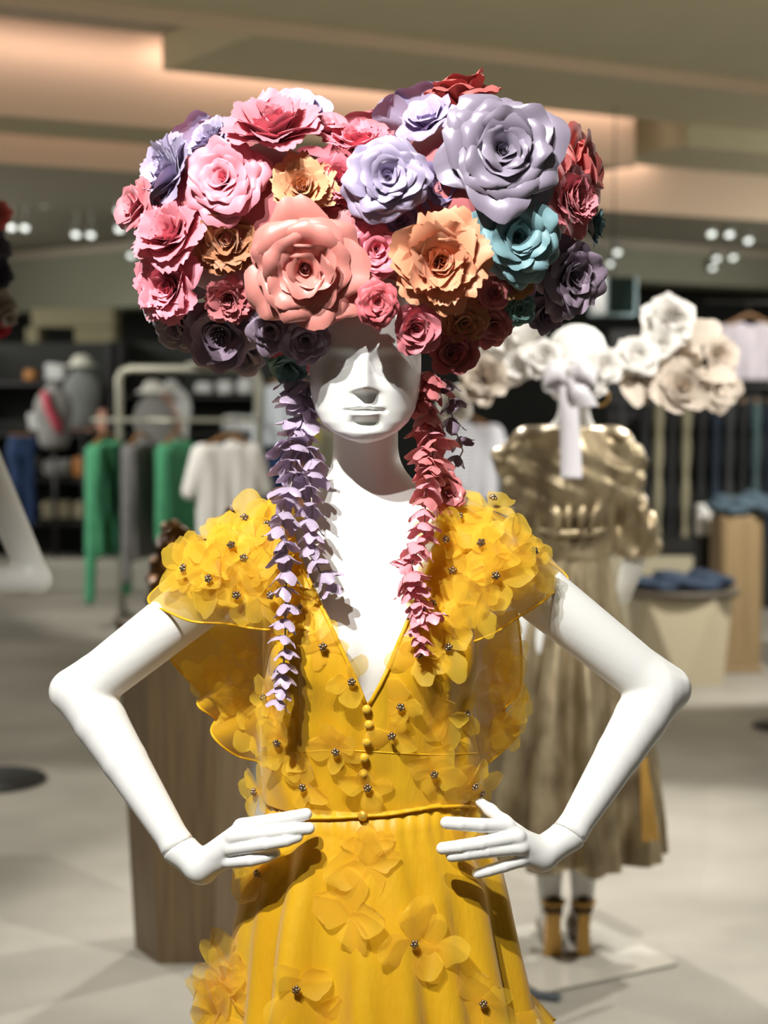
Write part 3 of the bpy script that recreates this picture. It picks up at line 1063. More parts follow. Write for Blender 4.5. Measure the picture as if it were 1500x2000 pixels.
def proj(p):
    p = np.asarray(p, float) - CAM
    yc = p[..., 1] * _ct - p[..., 2] * _st
    zc = p[..., 1] * _st + p[..., 2] * _ct
    return 750 + FPX * p[..., 0] / yc, 1000 - FPX * zc / yc


_bv = np.array([1100, 1180, 1230, 1300, 1400, 1480, 1550, 1595, 1640.])
_bl = np.array([545, 532, 522, 517, 508, 508, 513, 521, 520.])
_br = np.array([895, 903, 908, 914, 926, 938, 936, 930, 932.])
_bz = np.array([P(720, v, 0)[2] for v in _bv])[::-1]
_bxl = np.array([P(u, v, 0)[0] for u, v in zip(_bl, _bv)])[::-1]
_bxr = np.array([P(u, v, 0)[0] for u, v in zip(_br, _bv)])[::-1]
_bf = np.array([-.045, -.085, -.098, -.112, -.108, -.100, -.096, -.096, -.100])[::-1]
_bb = np.array([.09, .10, .105, .105, .10, .095, .09, .09, .095])[::-1]


def folds(x, z):
    """gathers running down the bodice"""
    m1 = np.exp(-((z - 1.26) / .10) ** 2)
    r = .0022 * np.sin(x * 150 + 4 * np.sin(z * 9)) * m1
    r = r + .0040 * np.sin((x - .10) * 210 + 1.2 * np.sin(z * 14)) * np.exp(-((x - .085) / .035) ** 2) * np.exp(-((z - 1.27) / .12) ** 2)
    r = r + .0030 * np.sin((x + .10) * 190 + 1.0) * np.exp(-((x + .105) / .03) ** 2) * np.exp(-((z - 1.25) / .13) ** 2)
    r = r + .0016 * np.sin(x * 120 + z * 60) * np.exp(-((z - 1.11) / .04) ** 2)
    return r


def bodice_sdf(x, y, z):
    xl = np.interp(z, _bz, _bxl); xr = np.interp(z, _bz, _bxr)
    yf = np.interp(z, _bz, _bf); yb = np.interp(z, _bz, _bb)
    cx = (xl + xr) / 2; a = (xr - xl) / 2
    cy = 0.0
    b = np.where(y < cy, -yf, yb)
    q = (np.abs((x - cx) / a) ** 2.3 + np.abs((y - cy) / b) ** 2.3) ** (1 / 2.3)
    tube = (q - 1) * np.minimum(a, b)
    up = body_sdf(x, y, z) - 0.009
    d = sm(up, np.maximum(tube, z - 1.39), 0.02)
    return d - folds(x, z) * np.clip((-y - .02) / .04, 0, 1)


zb = P(711, 1600, -.09)[2]
V, Fc = surface_nets(bodice_sdf, ax((-.175, .165, .0042)), ax((-.15, .16, .0050)), ax((zb - .03, 1.52, .0042)))
V = relax(V, Fc, 2, .4)
_vL = (np.array([960, 990, 1020, 1060, 1100, 1150, 1200, 1250, 1310, 1350, 1374.]), np.array([572, 568, 570, 580, 593, 615, 640, 662, 690, 708, 717.]), np.array([868, 870, 862, 850, 838, 818, 798, 777, 752, 732, 719.]))


def g_neck(p):
    u, v = proj(p)
    uL = np.interp(v, _vL[0], _vL[1]); uR = np.interp(v, _vL[0], _vL[2])
    g = np.maximum(np.maximum(uL - u, u - uR), v - 1374)
    gb = v - 985
    return np.where(p[:, 1] < .04, g, np.maximum(gb, g))


def g_arm(p):
    u, v = proj(p)
    aL = np.interp(v, [960, 1080, 1150, 1225, 1240], [515, 528, 526, 516, 300])
    aR = np.interp(v, [960, 1080, 1150, 1225, 1240], [915, 908, 914, 930, 1200])
    return np.minimum(u - aL, aR - u)


V, Fc = clip(V, Fc, g_neck)
V, Fc = clip(V, Fc, g_arm)
V, Fc = clip(V, Fc, lambda p: p[:, 2] - zb - .004 - .010 * np.clip(p[:, 0] / .13, 0, 1))
bodV, bodF = V, Fc
bodice = mk('bodice', V, Fc, M_SATIN, dress)
sol = bodice.modifiers.new('cloth', 'SOLIDIFY'); sol.thickness = .0016; sol.offset = -1

# skirt: a full circle of soft folds, with a ruffled tier at its edge
_sv = np.array([1578, 1600, 1650, 1700, 1750, 1800, 1900, 2000, 2100.])
_sl = np.array([522, 519, 500, 482, 468, 458, 445, 430, 418.])
_sr = np.array([930, 935, 955, 978, 990, 1000, 1022, 1040, 1056.])
NS, NPH = 60, 300
skV = np.zeros((NS, NPH, 3))
ph = np.linspace(0, 2 * math.pi, NPH, endpoint=False)
_srnd = random.Random(3)
_kk = [(k, _srnd.uniform(0, 6.3), _srnd.uniform(.6, 1.0) * s) for k, s in ((5, .5), (9, 1.0), (13, .9), (17, .55), (23, .3))]
for i in range(NS):
    t = i / (NS - 1)
    v = 1582 + t * 500
    z = P(720, v, 0)[2]
    if i == 0: z = zb + .012
    xl = P(np.interp(v, _sv, _sl), v, 0)[0]; xr = P(np.interp(v, _sv, _sr), v, 0)[0]
    cx = (xl + xr) / 2; a = (xr - xl) / 2
    bfront = .102 + .085 * t ** .8; bback = .105 + .10 * t ** .8
    amp = .010 + .165 * t ** .7
    w = sum(s * np.sin(k * ph + p0 + .6 * t * math.sin(k)) for k, p0, s in _kk) / 2.0
    w = np.sign(w) * np.abs(w) ** .85
    pl = .010 * np.exp(-t / .05) * np.sin(46 * ph)
    rr = 1 + amp * w + pl
    side = np.abs(np.cos(ph)) ** 6
    rr = 1 + (rr - 1) * (1 - .75 * side)
    skV[i, :, 0] = cx + a * np.cos(ph) * rr
    skV[i, :, 1] = np.where(np.sin(ph) < 0, bfront, bback) * np.sin(ph) * rr
    skV[i, :, 2] = z + (.010 * np.clip(np.cos(ph), 0, 1) if i < 3 else 0)
skF = grid_faces(NS, NPH, True)
skirt = mk('skirt', skV.reshape(-1, 3), skF, M_SATIN, dress)
sol = skirt.modifiers.new('cloth', 'SOLIDIFY'); sol.thickness = .0014; sol.offset = -1


def ruffle(name, ring, drop, out, waves, amp, m, seed, parent, nrow=8, ph0=0.0):
    """A gathered frill hanging from a closed ring of points."""
    rnd = random.Random(seed)
    n = len(ring)
    cen = ring.mean(0)
    nrm = ring - cen; nrm[:, 2] = 0; nrm /= np.linalg.norm(nrm, axis=1)[:, None]
    tang = np.stack([-nrm[:, 1], nrm[:, 0], 0 * nrm[:, 0]], 1)
    q = np.linspace(0, 2 * math.pi, n, endpoint=False)
    mod = .6 + .4 * np.sin(q * 5 + seed) * np.sin(q * 3)
    V = np.zeros((nrow, n, 3))
    for i in range(nrow):
        t = i / (nrow - 1)
        w = np.sin(waves * q + 1.1 * np.sin(q * 7 + seed)) * amp * t * mod
        w2 = np.cos(waves * q + 1.1 * np.sin(q * 7 + seed)) * amp * .7 * t * mod
        V[i] = ring + nrm * (out * t + w)[:, None] + tang * w2[:, None]
        V[i, :, 2] -= drop * t ** 1.1 * (1 + .12 * np.sin(waves * q * .5))
    F = grid_faces(nrow, n, True)
    o = mk(name, V.reshape(-1, 3), F, m, parent)
    e = list(V[-1]) + [V[-1][0]]
    MB().tube(e, .0013, 5, False).build('hem', M_HEM, o, True)
    return o


def ring_at(i, dr=0.003):
    r = skV[i].copy(); c = r.mean(0); d = r - c; d[:, 2] = 0
    k = 900
    r = r + d / np.linalg.norm(d, axis=1)[:, None] * dr
    idx = np.linspace(0, NPH, k, endpoint=False)
    j = idx.astype(int); f = (idx - j)[:, None]
    return r[j] * (1 - f) + r[(j + 1) % NPH] * f


ruffle('hem_ruffle', ring_at(43), .055, .034, 40, .019, M_ORG, 2, dress)
ruffle('hem_ruffle', ring_at(58), .090, .020, 40, .016, M_ORG, 5, dress)


# flutter sleeves
def spline(pts, n):
    pts = np.array(pts, float)
    m = len(pts)
    out = []
    for q in np.linspace(0, m - 1, n):
        i = min(int(q), m - 2); f = q - i
        p0 = pts[max(i - 1, 0)]; p1 = pts[i]; p2 = pts[i + 1]; p3 = pts[min(i + 2, m - 1)]
        out.append(.5 * ((2 * p1) + (-p0 + p2) * f + (2 * p0 - 5 * p1 + 4 * p2 - p3) * f * f + (-p0 + 3 * p1 - 3 * p2 + p3) * f ** 3))
    return np.array(out)


def flounce(name, inner, outer, bulge, wave, nw, m, ph=0.0, nu=14, nv=70):
    I = spline([P(*q) for q in inner], nv); O = spline([P(*q) for q in outer], nv)
    V = np.zeros((nu, nv, 3))
    for i in range(nu):
        t = i / (nu - 1)
        w = wave * t * np.sin(np.linspace(0, nw * 2 * math.pi, nv) + ph)
        V[i] = I * (1 - t) + O * t + np.outer(np.ones(nv) * math.sin(math.pi * t ** .8) + 0, bulge) * np.sin(np.linspace(.35, math.pi - .15, nv))[:, None]
        V[i, :, 1] += w
    F = grid_faces(nu, nv)
    o = mk(name, V.reshape(-1, 3), F, m, dress)
    MB().tube(list(V[-1]), .0017, 6).build('hem', M_HEM, o, True)
    return V.reshape(-1, 3), F


SL = []
SL.append(flounce('sleeve_flounce',
    [(590, 998, .035), (562, 1004, .0), (548, 1060, -.035), (540, 1120, -.062), (534, 1180, -.082), (530, 1226, -.092)],
    [(345, 1118, .075), (291, 1166, .035), (322, 1194, -.030), (380, 1213, -.062), (452, 1221, -.082), (528, 1230, -.096)], (-.010, -.030, .034), .006, 3.0, M_ORG))
SL.append(flounce('sleeve_flounce',
    [(858, 998, .035), (884, 992, .0), (905, 1050, -.04), (912, 1110, -.066), (918, 1170, -.084), (922, 1226, -.092)],
    [(1052, 1080, .075), (1107, 1126, .035), (1086, 1152, -.025), (1040, 1188, -.055), (985, 1224, -.080), (926, 1254, -.094)], (.010, -.030, .034), .006, 3.0, M_ORG, 1.0))
SL.append(flounce('underarm_flounce',
    [(534, 1205, .03), (532, 1235, .01), (530, 1270, 0), (526, 1300, 0), (522, 1340, -.005), (516, 1390, -.01), (510, 1430, -.01), (506, 1488, -.01)],
    [(300, 1235, .09), (335, 1290, .085), (392, 1352, .080), (386, 1376, .055), (420, 1402, .070), (414, 1434, .045), (468, 1478, .055), (512, 1491, .0)], (.0, .012, -.004), .007, 3.5, M_UNDER))
SL.append(flounce('underarm_flounce',
    [(918, 1215, .02), (920, 1260, .0), (924, 1310, -.01), (926, 1360, -.015), (930, 1410, -.02), (934, 1450, -.02), (938, 1492, -.01)],
    [(1010, 1190, .09), (1018, 1280, .080), (1016, 1345, .060), (985, 1388, .030), (1012, 1420, .050), (990, 1462, .030), (940, 1497, .0)], (.0, .012, -.004), .007, 3.5, M_UNDER, 2.0))

T_BOD = bvh_of(bodV, bodF); T_SK = bvh_of(skV.reshape(-1, 3), skF)
T_SL = [bvh_of(*s) for s in SL]
T_ALL = [T_BOD, T_SK] + T_SL
T_FRONT = [T_BOD, T_SK]


def on_dress(pts, lift=.002, trees=None):
    out = []
    for u, v in pts:
        p, n = hit(trees or T_FRONT, u, v)
        if p is not None: out.append(p + n * lift)
    return out


# piping along the V neck, seams, waist cord, buttons
for side in (1, 2):
    path = [(np.interp(v, _vL[0], _vL[side]) + (-4 if side == 1 else 4), v) for v in np.linspace(1000, 1374, 40)]
    MB().tube(on_dress(path, .001, [T_BOD]), .0028, 8).build('neck_binding', M_HEM, dress, True)
MB().tube(on_dress([(u, 1470 + 4 * math.sin(u / 60.)) for u in range(515, 936, 6)], -.0002), .0010, 6).build('seam', M_HEM, dress, True)
for x0 in (582, 868):
    MB().tube(on_dress([(x0 + (v - 1300) * (-.02 if x0 < 700 else .03) , v) for v in range(1300, 1472, 8)], -.0002), .0009, 6).build('seam', M_HEM, dress, True)
cord = [(524, 1592), (570, 1598), (612, 1597), (660, 1596), (711, 1593), (760, 1590), (800, 1583), (850, 1575), (890, 1573), (932, 1577)]
MB().tube(on_dress([tuple(q) for q in spline([(a, b, 0) for a, b in cord], 70)[:, :2]], .0035), .0024, 8).build('waist_cord', M_HEM, dress, True)


def button(u, v, r, m, label=None):
    p, n = hit(T_FRONT, u, v)
    mb = MB().lathe([(1e-4, -.002), (r * .8, -.002), (r, 0), (r, .0012), (r * .86, .0032), (r * .5, .0046), (1e-4, .0050)], p + n * .005, 20, frame_of(n))
    mb.build('button', m, dress, True, label)


for u, v in ((718, 1383), (722, 1413), (718, 1446), (712, 1477), (710, 1508)):
    button(u, v, .0058, M_BTN)
button(711, 1592, .0068, M_GOLDBTN, 'shiny brass waist button')


# ---------------------------------------------------------------- organza petal appliques with crystal centres
def applique_mesh(R, rnd, n):
    V, F = [], []
    off = rnd.uniform(0, 6.3)
    for j in range(n):
        nu, nv = 8, 8
        L = R * rnd.uniform(.85, 1.4)
        a = rnd.uniform(60, 84); b = a + rnd.uniform(2, 22)
        p = petal(L, L * rnd.uniform(.32, .46), a * D2R, b * D2R, rnd.uniform(-55, 45) * D2R, rnd.uniform(-.4, .9), .006, rnd, nu, nv, rnd.choice((0, .08, -.18, -.35)), .22)
        ph = off + 2 * math.pi * j / n + rnd.uniform(-.35, .35)
        c, s = math.cos(ph), math.sin(ph)
        r = p[..., 0]; x = p[..., 1]; z = p[..., 2] * .6 + .0004 + .001 * rnd.random()
        pts = np.stack([r * c - x * s, r * s + x * c, z], -1).reshape(-1, 3)
        k = len(V); V += pts.tolist(); F += [tuple(i + k for i in f) for f in grid_faces(nu, nv)]
    return np.array(V), F


def bead_mesh():
    mb = MB()
    for k in range(5):
        a = k * 2 * math.pi / 5
        mb.ball((.0036 * math.cos(a), .0036 * math.sin(a), .0034), .0025, 8, 6)
    mb.ball((0, 0, .0056), .0027, 8, 6)
    return np.array(mb.v), mb.f


BEADV, BEADF = bead_mesh()
_bead_src = []


def applique(u, v, R, bead=True, trees=None, n=None, nrm=None, lift=.0015, pos=None, blift=.005):
    rnd = random.Random('%s%s' % (u, v))
    if pos is None:
        p, nn = hit(trees or T_ALL, u, v)
        if p is None: return
    else: p, nn = np.array(pos), np.array(nrm)
    if nrm is not None: nn = np.array(nrm)
    nn = norm(nn + np.array((rnd.uniform(-.2, .2), -.25, rnd.uniform(-.25, .05))))
    Rm = frame_of(nn, rnd.uniform(0, 6.3))
    V, F = applique_mesh(R, rnd, n or rnd.choice((3, 4, 4, 5)))
    o = mk('flower_applique', V @ Rm.T + p + nn * lift, F, M_PETAL, dress)
    if bead:
        mk('bead_cluster', BEADV @ Rm.T + p + nn * (lift + blift), BEADF, M_BEAD, o)


for u, v in ((512, 1037), (482, 1027), (458, 1078), (379, 1113), (425, 1129), (475, 1097), (537, 1120), (465, 1152), (513, 1165)):
    applique(u, v, .040, blift=.014)
for u, v in ((540, 1012), (500, 1066), (430, 1090), (405, 1080), (370, 1112), (440, 1050), (495, 1130), (530, 1075), (410, 1115), (555, 1000)):
    applique(u, v, .038, False)
for u, v in ((956, 997), (914, 1018), (866, 1058), (947, 1067), (1027, 1086), (881, 1110), (966, 1125), (909, 1156)):
    applique(u, v, .040, blift=.014)
for u, v in ((930, 1040), (985, 1060), (1000, 1110), (900, 1085), (920, 1120), (1035, 1105), (975, 1150), (940, 1180), (880, 1145), (890, 1030), (1010, 1070), (960, 1090), (840, 1150)):
    applique(u, v, .038, False)
for u, v in ((590, 1191), (630, 1263), (527, 1362), (548, 1446), (660, 1463), (598, 1533), (717, 1535), (845, 1508), (918, 1530), (764, 1432), (786, 1376), (820, 1278), (873, 1265), (839, 1183)):
    applique(u, v, .036, trees=T_FRONT)
for u, v in ((682, 1330), (875, 1400), (905, 1392), (560, 1475), (540, 1400), (860, 1225)):
    applique(u, v, .034, v in (1330, 1392), trees=T_FRONT)
for u, v in ((512, 1703), (576, 1930), (803, 1840), (940, 1955)):
    applique(u, v, .046, trees=T_FRONT)
for u, v, r in ((716, 1648, .036), (690, 1790, .050), (720, 1690, .044), (842, 1850, .042), (500, 1690, .042), (905, 1640, .030), (640, 1990, .04)):
    applique(u, v, r, False, trees=T_FRONT, n=4)
for u, v in ((440, 1310), (455, 1250), (470, 1370), (400, 1320), (490, 1300), (985, 1330), (962, 1300), (990, 1260), (955, 1440)):
    applique(u, v, .034, False, trees=T_SL, n=4)
# blooms standing off the silhouette
applique(1, 1, .040, True, n=6, pos=P(508, 1545, -.01), nrm=(-1, -.4, .1))
applique(2, 1, .036, True, n=5, pos=P(932, 1545, -.03), nrm=(.8, -.6, 0))
applique(3, 1, .036, False, n=5, pos=P(1005, 1375, .05), nrm=(.8, -.5, 0))
applique(4, 1, .036, False, n=5, pos=P(985, 1420, .03), nrm=(.7, -.6, .1))
applique(5, 1, .040, True, n=5, pos=P(495, 1700, -.02), nrm=(-.9, -.5, 0))
applique(6, 1, .036, False, n=5, pos=P(470, 1395, .05), nrm=(-.3, -.9, 0))
applique(7, 1, .038, False, n=5, pos=P(500, 1420, .02), nrm=(-.4, -.9, 0))
for k, (u, v) in enumerate(((446, 1880), (438, 1915), (430, 1950), (425, 1985), (455, 1965))):
    applique(10 + k, 2, .052, False, n=5, pos=P(u, v, -.04), nrm=(-.9, -.6, .1 - .1 * k))

# ================================================================ ceiling spotlights
M_LENS = mat('lit_lens', (235, 240, 232), emit=2.2)
M_HOUSE = mat('spot_housing', (188, 188, 180), rough=.5)


def spotlight(u, v, z, r, label, group, aim=(0, -1, -1.2)):
    p = PZ(u, v, z)
    t = thing('ceiling_spotlight', p, label, 'spotlight', group)
    R = frame_of(aim)
    MB().lathe([(r * .5, -.10), (r, -.09), (r, -.004), (r * 1.06, 0), (r * .92, 0), (r * .9, -.006), (1e-4, -.006)], p, 20, R).build('housing', M_HOUSE, t, True)
    MB().lathe([(1e-4, -.005), (r * .88, -.005), (r * .84, -.003), (1e-4, -.001)], p, 20, R).build('lens', M_LENS, t, True)
    q = p + np.array(aim) / np.linalg.norm(aim) * -.09
    MB().tube([q, q + np.array((0, 0, .12)), q + np.array((0, 0, .20))], .008, 8).build('stem', M_HOUSE, t, True)
    return t


for u, v in ((48, 446), (22, 445), (148, 459), (177, 460), (234, 413), (233, 449), (256, 500)):
    spotlight(u, v, 2.80, .036, 'small lit ceiling spotlight over the shelves behind the clothes rack', 'spotlights over the shelves')
for u, v in ((1390, 458), (1425, 459), (1462, 471), (1432, 504), (1400, 506), (1392, 524)):
    spotlight(u, v, 2.80, .036, 'small lit ceiling spotlight over the hanging trousers', 'spotlights over the trousers')
for u, v in ((1206, 494), (1193, 516), (1160, 538)):
    spotlight(u, v, 2.75, .036, 'small lit ceiling spotlight above the white floral hat', 'spotlights above the white hat')
spotlight(155, 92, 3.42, .05, 'brightest ceiling spotlight, alone near the pink lit ceiling step', None)

# ================================================================ the wooden pedestal and what lies on it
M_WOOD = mat('brown_oak_veneer', (100, 80, 52), (80, 63, 40), scale=7, detail=6, rough=.5, stretch=(9, 9, .35), bump=.05)
M_WOOD2 = mat('brown_oak_edge', (70, 54, 36), rough=.5)
pc = np.array((P(368, 1500, 2.47)[0], 2.47, 0.0))
ped = thing('pedestal', pc, 'brown wood veneered octagonal pedestal standing behind the yellow dress', 'pedestal')
mb = MB()
n8 = 6
for r, z in ((.158, 0.0), (.198, .93)):
    mb.v += [tuple(pc + np.array((r * math.cos(2 * math.pi * (k + .04) / n8), r * math.sin(2 * math.pi * (k + .04) / n8), z))) for k in range(n8)]
for k in range(n8): mb.f.append((k, (k + 1) % n8, (k + 1) % n8 + n8, k + n8))
mb.f.append(tuple(range(n8 - 1, -1, -1)))
mb.f.append(tuple(range(n8, 2 * n8)))
mb.build('column', M_WOOD, ped)
mb = MB()
for r, z in ((.200, .932), (.200, .95)):
    mb.v += [tuple(pc + np.array((r * math.cos(2 * math.pi * (k + .04) / n8), r * math.sin(2 * math.pi * (k + .04) / n8), z))) for k in range(n8)]
for k in range(n8): mb.f.append((k, (k + 1) % n8, (k + 1) % n8 + n8, k + n8))
mb.f.append(tuple(range(n8 - 1, -1, -1))); mb.f.append(tuple(range(n8, 2 * n8)))
mb.build('top', M_WOOD2, ped)
M_BRONZE = mat('crumpled_bronze_leather', (112, 74, 26), (70, 44, 16), scale=14, rough=.30, metal=.75, bump=.5, bscale=22)
bagp = P(378, 1120, 2.40)


def bag_sdf(x, y, z):
    x = x - bagp[0]; y = y - 2.40; zz = (z - .956) / 1.38
    w = .012 * np.sin(x * 60 + z * 40) * np.sin(z * 70 - x * 20) + .008 * np.sin(y * 90 + z * 50)
    d = ell(x, y, zz, (-.015, 0, .075), (.115, .06, .082))
    d = sm(d, ell(x, y, zz, (-.06, 0, .13), (.05, .04, .075)), .03)
    d = sm(d, cone(x, y, zz, (.05, 0, .11), (.100, 0, .220), .036, .020), .03)
    return np.maximum(d + w * .8, -zz)


bag = thing('handbag', (bagp[0], 2.40, .951), 'crumpled bronze metallic leather bag on the wooden pedestal', 'bag')
sdf_obj('bag_body', bag_sdf, (bagp[0] - .16, 2.28, .951), (bagp[0] + .16, 2.52, 1.36), .007, M_BRONZE, bag)
hp_ = np.array((bagp[0], 2.40, .951))
MB().tube([hp_ + np.array(q) for q in ((-.09, -.02, .18), (-.085, -.03, .25), (-.04, -.035, .28), (.01, -.03, .25), (.03, -.02, .18))], .007, 8).build('handle', M_BRONZE, bag, True)

# ================================================================ mannequin in the gold coat, seen from behind
M_GOLD = mat('gold_lame', (178, 162, 130), (126, 110, 84), scale=16, detail=5, rough=.36, metal=.62, bump=.7, bscale=7, stretch=(1, 1, .5))
M_GOLDPLAIN = mat('gold_leather', (196, 152, 78), rough=.35, metal=.45)
M_WHITEPAPER = mat('white_paper', (236, 232, 226), rough=.6, translucent=.15)
M_CREAMPAPER = mat('cream_paper', (222, 208, 192), rough=.6, translucent=.15)
M_RIBBON = mat('white_satin_ribbon', (226, 222, 226), rough=.35, sheen=.3)
RY = 2.41
rx = P(1113, 900, RY)[0]
rear = thing('mannequin', (rx, RY, 0), 'white mannequin with its back turned, dressed in the gold coat', 'mannequin')
MR = Matrix.Translation((rx, RY, 0)) @ Matrix.Rotation(math.pi, 4, 'Z') @ Matrix.Translation((-BX, -.02, 0.0))
MRn = np.array(MR)
V, Fc = clip(bodyV, bodyF, lambda p: 1.735 - p[:, 2])
mk('body', V @ MRn[:3, :3].T + MRn[:3, 3], Fc, M_WHITE, rear)


def rp(u, v, dy=0.0): return P(u, v, RY + dy)


for (ush, vsh, uel, vel, uwr, vwr) in ((1036, 880, 1012, 1072, 1040, 1170), (1196, 880, 1246, 1070, 1215, 1170)):
    pts = [rp(ush, vsh, .0), rp(uel, vel, .03), rp(uwr, vwr, .14)]
    MB().tube([pts[0], (pts[0] + pts[1]) / 2, pts[1], (pts[1] + pts[2]) / 2, pts[2]], [.036, .034, .032, .030, .022], 14).build('arm', M_WHITE, rear, True)
MB().box(rp(1100, 1895) * np.array((1, 1, 0)) + np.array((0, 0, .006)), (.46, .46, .010), .5, .003).build('base_plate', mat('glass_base', (186, 182, 170), rough=.08, spec=.6), rear)

coat = thing('coat', (rx, RY, 1.2), 'shiny gold coat with gathered waist worn by the mannequin seen from behind', 'coat')
_cv = np.array([838, 850, 870, 930, 1000, 1038, 1060, 1110, 1200, 1350, 1500, 1600, 1665.])
_cl = np.array([1085, 1042, 1022, 1022, 1034, 1052, 1048, 1040, 1022, 990, 962, 950, 946.])
_cr = np.array([1140, 1190, 1208, 1210, 1196, 1178, 1184, 1192, 1210, 1242, 1268, 1278, 1284.])
NC, NPC = 90, 160


def coat_top(x, y, z):
    lx, ly = 2 * rx * 0 + (rx - x) + BX, (RY - y) + .02          # into the mannequin's own frame, turned about
    d = body_sdf(lx, ly, z) - .014
    for s_, el_ in ((SH_L, (-1, 1012, 1045)), (SH_R, (1, 1248, 1040))):
        pass
    for ush, vsh, uel, vel, w0, w1 in ((1036, 872, 1012, 1072, .058, .070), (1196, 872, 1246, 1070, .058, .064)):
        a_, b_ = rp(ush, vsh), rp(uel, vel, .04)
        d = sm(d, cone(x, y, z, a_, b_, w0, w1), .03)
    d = sm(d, ell(x, y, z, rp(1115, 935, -.02), (.135, .115, .16)), .03)
    rip = .0045 * np.sin((x - rx) * 46 + z * 62 + 2 * np.sin(z * 23)) + .0035 * np.sin((x - rx) * 60 - z * 70 + 2 * np.sin((x - rx) * 30)) * np.clip((np.abs(x - rx) - .08) / .06, 0, 1) + .009 * np.exp(-((z - 1.24) / .05) ** 2) * np.sin((x - rx) * 150)
    return np.maximum(np.maximum(d + rip, z - 1.505), 1.135 + .5 * np.maximum(0, .09 - np.abs(x - rx)) * 0 - z)


V, Fc = surface_nets(coat_top, ax((rx - .29, rx + .29, .008)), ax((RY - .19, RY + .21, .008)), ax((1.10, 1.53, .008)))
mk('coat_top', relax(V, Fc, 1, .4), Fc, M_GOLD, coat)
cV = np.zeros((NC, NPC, 3))
ph = np.linspace(0, 2 * math.pi, NPC, endpoint=False)
for i in range(NC):
    t = i / (NC - 1)
    v = 1010 + t * (1668 - 1010)
    l = np.interp(v, _cv, _cl); r = np.interp(v, _cv, _cr)
    L_, R_ = rp(l, v), rp(r, v)
    c = (L_ + R_) / 2; a = (R_ - L_)[0] / 2
    b = min(a * .75, .125) if v < 1040 else a * .78
    low = np.clip((v - 1045) / 300., 0, 1) * 1.35
    g = np.exp(-((v - 1040) / 60.) ** 2)
    f = 1 + low * .13 * (np.sin(9 * ph + .8 * np.sin(3 * ph) + .4 * low) + .5 * np.sin(17 * ph + 1)) + g * .06 * np.sin(30 * ph) + (1 - low) * .02 * np.sin(11 * ph + v * .05)
    cV[i, :, 0] = c[0] + a * np.cos(ph) * (1 + (f - 1) * .6)
    cV[i, :, 1] = RY + b * np.sin(ph) * f
    cV[i, :, 2] = c[2]
mk('coat_body', cV.reshape(-1, 3), grid_faces(NC, NPC, True), M_GOLD, coat)
MB().tube([rp(u, v, -.125 + .05 * abs(u - 1115) / 70) for u, v in ((1056, 1036), (1085, 1040), (1115, 1042), (1148, 1040), (1178, 1036))], .012, 10).build('waist_tie', M_GOLD, coat, True)
for k, (u, w) in enumerate(((1092, 12), (1110, 10), (1132, 13), (1152, 10))):
    MB().tube([rp(u + (u - 1115) * .5, 975, -.11), rp(u + (u - 1115) * .2, 1005, -.125), rp(u, 1036, -.120)], [.006, w / 705., .008], 10).build('pleat', M_GOLD, coat, True)
mb = MB(); q = rp(1268, 1570, -.06)
mb.add([rp(1250, 1480, -.16), rp(1264, 1478, -.14), rp(1288, 1640, -.17), rp(1254, 1645, -.20), rp(1250, 1480, -.145), rp(1264, 1478, -.125), rp(1288, 1640, -.155), rp(1254, 1645, -.185)],
       [(0, 3, 2, 1), (4, 5, 6, 7), (0, 1, 5, 4), (1, 2, 6, 5), (2, 3, 7, 6), (3, 0, 4, 7)])
mb.build('hem_panel', M_GOLDPLAIN, coat)

# the gold shoes
for k, (u, lab) in enumerate(((1078, 'gold high heeled shoe under the gold coat, nearer the yellow dress'), (1137, 'gold high heeled shoe under the gold coat, farther from the yellow dress'))):
    g0 = P(u, 1880, RY - .02); g0[2] = .012
    sh = thing('shoe', g0, lab, 'shoe', 'gold shoes')
    w = .024 if k == 0 else .018
    mb = MB()
    mb.add([g0 + np.array(q) for q in ((-w, -.03, 0), (w, -.03, 0), (w * .95, .02, 0), (-w * .95, .02, 0), (-w * .8, -.045, .125), (w * .8, -.045, .125), (w * .9, .03, .125), (-w * .9, .03, .125))],
           [(3, 2, 1, 0), (4, 5, 6, 7), (0, 1, 5, 4), (1, 2, 6, 5), (2, 3, 7, 6), (3, 0, 4, 7)])
    mb.build('heel', M_GOLDPLAIN, sh)
    MB().tube([g0 + np.array((0, -.035, .15)), g0 + np.array((0, .02, .12)), g0 + np.array((0, .10, .045)), g0 + np.array((0, .17, .026)), g0 + np.array((0, .21, .022))], [.026, .032, .034, .032, .012], 14).build('upper', mat('dark_gold_leather', (96, 70, 38), rough=.4, metal=.4), sh, True)
    MB().tube([g0 + np.array((.030 * math.cos(a), -.02 + .032 * math.sin(a), .155)) for a in np.linspace(0, 2 * math.pi, 20)], .006, 6).build('strap', M_GOLDPLAIN, sh, True)

